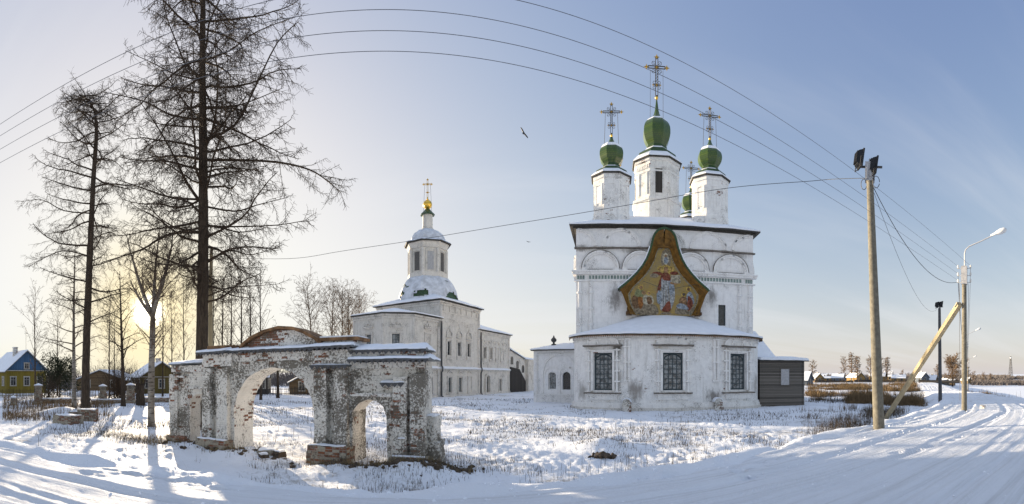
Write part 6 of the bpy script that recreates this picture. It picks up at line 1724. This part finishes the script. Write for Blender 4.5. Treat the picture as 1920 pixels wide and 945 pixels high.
# ------------------------------------------------------------------ the village across the field
M['lemon'] = planks('ochre_yellow_boards', (.26,.17,.07), .3, 'x', .2)
M['slate'] = planks('blue_grey_boards', (.11,.13,.16), .3, 'x', .25)
def fr_yaw(px, off): return -az_of(px)+R(off)
VH = [  # label, px, D, yaw offset, w, depth, wall h, ridge h, wall, gable
 ('blue-grey snow-roofed barn just right of the board shed', 1519, 150, 70, 5.5, 7.5, 1.9, 4.4, 'slate', None, 0),
 ('small brown house with lit gable beside the grey barn', 1537, 235, 25, 4.6, 6, 2.3, 4.4, 'brownwood', 'lemon', 1),
 ('wide snow-roofed village house left of the ochre shed', 1549, 250, 80, 6.0, 8, 2.0, 4.2, 'slate', None, 2),
 ('long low ochre shed in the middle of the village', 1563, 245, 88, 4.0, 12, 2.0, 2.9, 'lemon', None, 2),
 ('snow-roofed slate cottage between ochre shed and the pines', 1582, 240, 80, 5.0, 6, 2.3, 4.3, 'slate', None, 2),
 ('ochre gabled cottage with long snowy roof beneath the pines', 1614, 262, 38, 6.4, 9.5, 2.6, 5.2, 'lemon', 'lemon', 1),
 ('yellow long house right of the leaning floodlight pole', 1660, 275, 82, 6.0, 9.5, 3.2, 5.4, 'lemon', 'lemon', 3),
 ('tall yellow house with snow-heaped porch roof beside the long house', 1673, 285, 80, 6.5, 5, 3.2, 6.4, 'lemon', 'slate', 2),
 ('low yellow cottage half hidden behind the raking strut', 1698, 270, 84, 4.5, 8, 2.2, 3.9, 'lemon', None, 2),
 ('green-grey cottage with dark gable and broad snowy roof', 1735, 230, 42, 5.2, 6.5, 2.3, 4.6, 'slate', 'slate', 2),
 ('white-roofed house just left of the slim dark pole', 1756, 235, 74, 5.5, 5.5, 2.0, 4.4, 'brownwood', None, 2),
 ('bright snowy-roofed house just right of the slim dark pole', 1776, 240, 70, 5.0, 5.5, 1.9, 4.0, 'wood', None, 2),
 ('dark village house with bare yard left of the round tree', 1790, 262, 80, 5.0, 6.0, 2.0, 3.6, 'brownwood', None, 1),
 ('tiny yellow house at the end of the snowy road', 1818, 330, 60, 5.0, 6.0, 2.6, 4.6, 'lemon', 'lemon', 1)]
for (lb, px, D, off, w, dp, hw, hr, wm, gm, nw) in VH:
    house('village_house', lb, px, D, fr_yaw(px, off), w, dp, hw, hr, wm, gm, True, max(1, nw-1), (0, dp*.4) if nw else None, .4, 'houses of the village', nw, True, False, False)
for i, (px, px2, D) in enumerate(((1528,1600,225),(1602,1650,238),(1652,1722,232),(1722,1800,215))):
    p, q = ray_ground(px, D), ray_ground(px2, D); L = (q-p).length; r = random.Random(20+i); n = int(L/1.2)
    tops = [1.25*r.uniform(.8,1.1) for _ in range(n+1)]
    b = MB(); b.slab([(0,-.3),(L,-.3)]+[(L*k/n, tops[k]) for k in range(n,-1,-1)], 0, .08)
    t = thing('board_fence', '%s of the four dark field fences before the village, counting from the shed' % ords[i], 'fence', tuple(p), math.atan2(q.y-p.y, q.x-p.x), 'field fences'); b.build('boards', M['wood2'], t)
    b = MB(); b.box(0, L, -.06, -.003, .35, .47); b.build('rail', M['wood'], t)
# village trees
for i, (lb, px, py, D, kind) in enumerate((('pale bushy tree just right of the board shed',1523,678,170,'b'),('bare round-headed tree left of the two village pines',1582,672,262,'b'),('taller of two orange-lit pines in the village',1596,661,268,'l'),('shorter of two pines, right of the taller one',1607,667,260,'l'),('bare tree just left of the leaning floodlight pole',1632,671,272,'b'),('bare tree hidden partly behind the leaning floodlight pole',1650,672,274,'b'),('tall bare larch above the yellow long house',1663,669,276,'l'),('low bare tree above the raking strut',1692,694,300,'b'),
      ('thin bare tree left of the big round tree',1758,684,250,'b'),('big round-headed bare tree behind the street lamp',1786,675,240,'b'),('tall thin bare tree just right of the street lamp post',1812,676,262,'b'),('small bare tree at the end of the road',1826,697,310,'b'),('bare bush tree right of the road end',1844,699,330,'b'),('round bare tree between road end and radio mast',1857,701,360,'b'))):
    q = ray_ground(px, D); H = EYE+(706-py)*D/F-q.z
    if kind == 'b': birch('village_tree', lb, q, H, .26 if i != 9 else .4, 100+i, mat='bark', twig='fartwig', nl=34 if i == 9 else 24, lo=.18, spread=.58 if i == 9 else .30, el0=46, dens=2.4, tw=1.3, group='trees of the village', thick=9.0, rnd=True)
    else:
        T = Tree(130+i); r = T.r; T.t.tube([Vector((0,0,-.3)),Vector((.1,0,H*.5)),Vector((0,0,H))],[.42,.30,.06],8)
        for k in range(46):
            f = .28+.71*k/46; a = k*2.4; l = H*.20*(1-.55*(f-.28))*r.uniform(.5,1.1)
            pth = T.path(Vector((.1,0,H*f)), Vector((math.cos(a),math.sin(a),r.uniform(-.3,.35))), l, 4, .14, 0); T.c.tube(pth, [.15,.12,.11,.10,.07], 3, cap=False)
            for w in range(9):
                p, d = along(pth, r.uniform(.25,1)); T.c.tube(T.path(p, T.side(d, R(60)), r.uniform(.4,1.2), 2, .2, -.1), [.10,.09,.06], 3, cap=False)
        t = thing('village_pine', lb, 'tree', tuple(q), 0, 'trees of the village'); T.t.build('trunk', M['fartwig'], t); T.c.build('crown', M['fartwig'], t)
# radio mast
q = ray_ground(1895, 640); H = EYE+(706-668)*640/F-q.z
mt = thing('radio_mast', 'lattice radio mast on the far bank beyond the frozen river', 'mast', tuple(q))
b = MB(); w0, w1 = 2.6, .5
cn = [(-1,-1),(1,-1),(1,1),(-1,1)]
def mc(k, u): w = w0+(w1-w0)*u; return (cn[k][0]*w, cn[k][1]*w, H*u)
for k in range(4): b.tube([mc(k,0), mc(k,1)], .20, 4)
for j in range(9):
    for k in range(4): b.tube([mc(k,j/9), mc((k+1)%4,(j+1)/9)], .13, 3); b.tube([mc((k+1)%4,j/9), mc(k,(j+1)/9)], .13, 3)
b.build('lattice', M['iron'], mt); b = MB(); b.tube([(0,0,H),(0,0,H+2.5)],.12,4); b.build('aerial', M['lamp'], mt); b = MB(); b.box(-.8,.8,-.8,.8,H-3,H-1.4); b.build('antenna_box', M['lamp'], mt)
# ------------------------------------------------------------------ frozen river
rs_ = np.array([S0+40, S0+70, S0+110, S0+160, S0+230, S0+330, RS[-1]-2]); ll_ = -np.array([15, 40, 80, 120, 170])
cx = np.interp(rs_, RS, RC[:,0]); cy = np.interp(rs_, RS, RC[:,1]); nx = np.interp(rs_, RS, RN[:,0]); ny = np.interp(rs_, RS, RN[:,1])
X = cx[:,None]+nx[:,None]*ll_; Y = cy[:,None]+ny[:,None]*ll_
o = grid_mesh('river', X, Y, np.full_like(X, -2.22), M['snow'])
if o.data.polygons[0].normal.z < 0: o.data.flip_normals()
o['kind'] = 'structure'
# ------------------------------------------------------------------ grasses, reeds and far woods, which nobody could count
def blades(name, label, P, hs, mat, w=.006, lean=.35, seed=0, forks=0, kind='stuff', wf=None):
    r = random.Random(seed); b = MB()
    for (x, y, z), h in zip(P, hs):
        n = 1+forks
        for k in range(n):
            a = r.uniform(0,2*PI); l = r.gauss(0,lean)*h; ww = (wf(x,y) if wf else w)*r.uniform(.7,1.3)
            dx, dy = math.cos(a), math.sin(a); px_, py_ = -dy*ww, dx*ww
            hh = h*r.uniform(.6,1.1); mx, my = x+dx*l*.35, y+dy*l*.35
            b.v += [(x-px_,y-py_,z-.04),(x+px_,y+py_,z-.04),(mx+px_*.7,my+py_*.7,z+hh*.6),(mx-px_*.7,my-py_*.7,z+hh*.6),(x+dx*l,y+dy*l,z+hh)]
            i = len(b.v)-5; b.f += [(i,i+1,i+2,i+3),(i+3,i+2,i+4)]; b.m += [0,0]
            c, s_ = -dy*0+dx, dy
            b.v += [(x-dx*ww,y-dy*ww,z-.04),(x+dx*ww,y+dy*ww,z-.04),(mx+dx*ww*.7,my+dy*ww*.7,z+hh*.6)]; b.f.append((i+5,i+6,i+7)); b.m.append(0)
    o = b.build(name, M[mat]); return tag(o, label, name.replace('_',' '), None, kind)
rg = np.random.RandomState(3)
def scatter(n, azr, Dr, dens, pw=1.0):
    a = np.radians(rg.uniform(*azr, n)); D = Dr[0]*(Dr[1]/Dr[0])**(rg.uniform(0,1,n)**pw)
    x = D*np.sin(a); y = D*np.cos(a); lat, s = road_coords(x, y)
    k = dens(x, y, D, lat, s) > rg.uniform(0,1,n)
    x, y = x[k], y[k]; return x, y, height(x, y, False)
# buildings keep their floors clear
def clear(x, y):
    ok = np.ones_like(x, bool)
    c = church.location; lx = (x-c.x)*math.cos(-CH_YAW)-(y-c.y)*math.sin(-CH_YAW); ly = (x-c.x)*math.sin(-CH_YAW)+(y-c.y)*math.cos(-CH_YAW)
    ok &= ~((np.abs(lx) < 15) & (ly > -5.3*np.sqrt(np.clip(1-(lx/9.4)**4,0,1))-.2) & (ly < 21))
    return ok
def dyard(x, y, D, lat, s):
    e = lat-road_half(s)
    d = np.clip(-.16+1.6*fbm(x*.20, y*.20, 5, .7), .0, 1)*sstep(1.2, 4.0, e)
    d = d*clear(x, y)
    return d*np.where(D < 60, 1, .35)
x, y, z = scatter(90000, (-63,46), (9,75), dyard, .9)
hs = rg.gamma(2.0, .055, len(x))+.03
blades('dry_grass', 'short dry grass stalks poking through the thin churchyard snow', list(zip(x,y,z)), hs, 'weed', .005, .5, 1, 0, wf=lambda x,y: max(.0035, math.hypot(x,y)*.00042))
def dweed(x, y, D, lat, s):
    e = lat-road_half(s)
    d = np.clip(-.10+1.3*fbm(x*.16+9, y*.16, 4), 0, 1)*sstep(1.4, 3.5, e)*sstep(9.5,3.0,e)*1.2 + np.clip(-.42+1.5*fbm(x*.12+4, y*.12+7, 4),0,1)*.5*sstep(3,6,e)
    return np.clip(d,0,1)*clear(x, y)
x, y, z = scatter(9000, (-60,50), (9,55), dweed)
blades('dead_weeds', 'dark dead weed stalks along the foot of the road bank', list(zip(x,y,z)), rg.gamma(3.0, .10, len(x))+.08, 'weed', .005, .35, 2, 1, wf=lambda x,y: max(.004, math.hypot(x,y)*.00030))
# clods and turf round the gate piers
cl = []; 
for (gx, gy, sr, n) in ((-3.4,14.6,1.1,150),(-2.4,14.7,.6,80),(-5.7,14.4,.7,50),(-10.2,15.0,.9,60),(-13.0,15.4,.8,40)):
    for _ in range(n): cl.append((rg.normal(gx,sr), rg.normal(gy,.45)))
cx_ = np.array([c[0] for c in cl]); cy_ = np.array([c[1] for c in cl]); zz = height(cx_, cy_, False)
b = MB(); r = random.Random(9)
for x, y, z in zip(cx_, cy_, zz):
    clod(b, x, y, z, r.gammavariate(2,.028)+.02, r)
tag(b.build('rubble', M['clod']), 'dark clods and brick crumbs round the feet of the gate', 'rubble', None, 'stuff')
tp = []
for (gx, gy, sr, n) in ((-3.3,14.55,1.2,420),(-6.0,14.3,.8,160),(-14.6,15.6,.9,260),(-10.6,14.9,.8,160)):
    for _ in range(n): tp.append((rg.normal(gx,sr), rg.normal(gy,.4)))
_q = gp(262, 827)
for _ in range(700): tp.append((rg.normal(_q.x,1.0), rg.normal(_q.y,.5)))
tx = np.array([t[0] for t in tp]); ty = np.array([t[1] for t in tp]); tz = height(tx, ty, False)
blades('tufted_grass', 'matted brown grass tufts at the foot of the ruined gate', list(zip(tx,ty,tz)), rg.gamma(2.5,.05,len(tx))+.05, 'straw', .006, .7, 5, 1)
# weedy corner by the larch and boundary wall
def dleft(x, y, D, lat, s): return np.clip(.35+.9*fbm(x*.2, y*.2, 3),0,1)*sstep(3,8,lat-road_half(s))
x, y, z = scatter(5200, (-64,-50), (30,62), dleft)
blades('tall_dry_grass', 'tall dry brown grass around the old boundary wall', list(zip(x,y,z)), rg.gamma(3.5,.13,len(x))+.1, 'reed', .008, .35, 6, 1, wf=lambda x,y: math.hypot(x,y)*.00032)
# reeds in the hollow by the road, brown field grass toward the village
def dreed(x, y, D, lat, s):
    e = lat-road_half(s)
    d = np.clip(.02+1.5*fbm(x*.10, y*.10, 5, .65),0,1)
    near_road = sstep(2.2,4.0,e)*sstep(15,9,e)*(s > S0+28)*(D > 33)*1.3
    band1 = (np.exp(-((D-62)/13)**2)*sstep(R(48.5),R(46),np.arctan2(x,y))+1.1*sstep(66,80,D)*sstep(185,120,D)*sstep(R(45.8),R(43.5),np.arctan2(x,y)))*sstep(R(36.5),R(38),np.arctan2(x,y))*1.3
    band2 = np.exp(-((D-100)/14)**2)*sstep(R(47),R(49.5),np.arctan2(x,y))*sstep(R(57),R(55),np.arctan2(x,y))*.9
    return np.clip(d*(.8*near_road+.7*band1+band2),0,1)*(e > 2)
x, y, z = scatter(150000, (36,58), (30,185), dreed, .8)
blades('reeds', 'brown dry reeds filling the hollow between road and village', list(zip(x,y,z)), (rg.gamma(2.6,.20,len(x))+.15)*(1+.55*fbm(x*.25,y*.25,3)).clip(.4,1.7), 'reed', .01, .42, 7, 1, wf=lambda x,y: math.hypot(x,y)*.00024)
def dscr(x, y, D, lat, s):
    e = lat-road_half(s); a = np.arctan2(x,y)
    return np.clip(.05+1.3*fbm(x*.14+2, y*.14, 3),0,1)*sstep(R(36),R(39),a)*sstep(3.5,6,e)*np.exp(-((D-40)/13)**2)
x, y, z = scatter(60000, (36,58), (20,62), dscr)
blades('scrub', 'dark leafless scrub in the shaded hollow behind the strut', list(zip(x,y,z)), rg.gamma(3.5,.13,len(x))+.12, 'weed', .008, .45, 8, 1, wf=lambda x,y: math.hypot(x,y)*.00026)
# right-hand verge and the far bank
def dverge(x, y, D, lat, s):
    e = -lat-road_half(s); return np.clip(.3+.9*fbm(x*.1,y*.1,3),0,1)*sstep(.8,2.0,e)*sstep(7,3.5,e)*(s > S0+44)
x, y, z = scatter(24000, (57,66), (42,230), dverge)
blades('verge_grass', 'brown grass along the river side of the road', list(zip(x,y,z)), rg.gamma(3.5,.14,len(x))+.12, 'reed', .012, .3, 9, 0, wf=lambda x,y: math.hypot(x,y)*.00034)
def ptq(px, py): return math.radians(0)
b = MB(); r = random.Random(12)
def scrubby(azr, Dr, n, hr, thick):
    for _ in range(n):
        a = R(r.uniform(*azr)); D = r.uniform(*Dr); x, y = D*math.sin(a), D*math.cos(a); pts_.append((x, y, r.uniform(*hr), D*thick))
pts_ = []
scrubby((57.8,68), (260,400), 700, (1.0,3.4), .00045)
scrubby((52,62.5), (430,900), 900, (3,8), .0005)
scrubby((62,68), (600,900), 300, (2,5), .0005)
scrubby((37,54), (300,420), 900, (2,6), .0005)
scrubby((-64,-46), (105,150), 500, (2,6), .0005)
scrubby((-46,-18), (130,220), 700, (2,7), .0005)
pz = height(np.array([p[0] for p in pts_]), np.array([p[1] for p in pts_]), False)
pz = np.array([max(z_, -2.2) for z_ in pz])
for (x, y, h, w), z in zip(pts_, pz):
    for k in range(7):
        a = r.uniform(0,2*PI); l = r.uniform(.1,.55)*h
        b.tube([(x+r.gauss(0,.4*h),y+r.gauss(0,.4*h),z-.2),(x+math.cos(a)*l*.5,y+math.sin(a)*l*.5,z+h*.5),(x+math.cos(a)*l,y+math.sin(a)*l,z+h*r.uniform(.6,1))],[w*1.2,w,w*.5],3,cap=False)
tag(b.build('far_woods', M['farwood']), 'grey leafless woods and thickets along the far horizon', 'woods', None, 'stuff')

# crumbs of snow thrown up along the ruts and the bank
b = MB(); r = random.Random(31); xs = []; 
for _ in range(2600):
    s_ = S0+r.uniform(-12,26); i = int(np.argmin(np.abs(RS-s_))); l_ = r.choice((r.gauss(3.2,.7), r.uniform(-2.5,3.4), r.gauss(3.6,.4))); xs.append((RC[i,0]+RN[i,0]*l_+r.uniform(-.3,.3), RC[i,1]+RN[i,1]*l_+r.uniform(-.3,.3)))
xz = height(np.array([q[0] for q in xs]), np.array([q[1] for q in xs]), True)
lt, s__ = road_coords([q[0] for q in xs], [q[1] for q in xs])
for (x, y), z, l_, s_ in zip(xs, xz, lt, s__):
    zz_ = max(z, float(road_z(s_))-.02) if abs(l_) < float(road_half(s_)) else z
    clod(b, x, y, zz_+.0, r.gammavariate(2,.0055)+.005, r)
tag(b.build('snow_crumbs', M['snow']), 'loose crumbs of snow scattered on the road and its bank', 'snow', None, 'stuff')
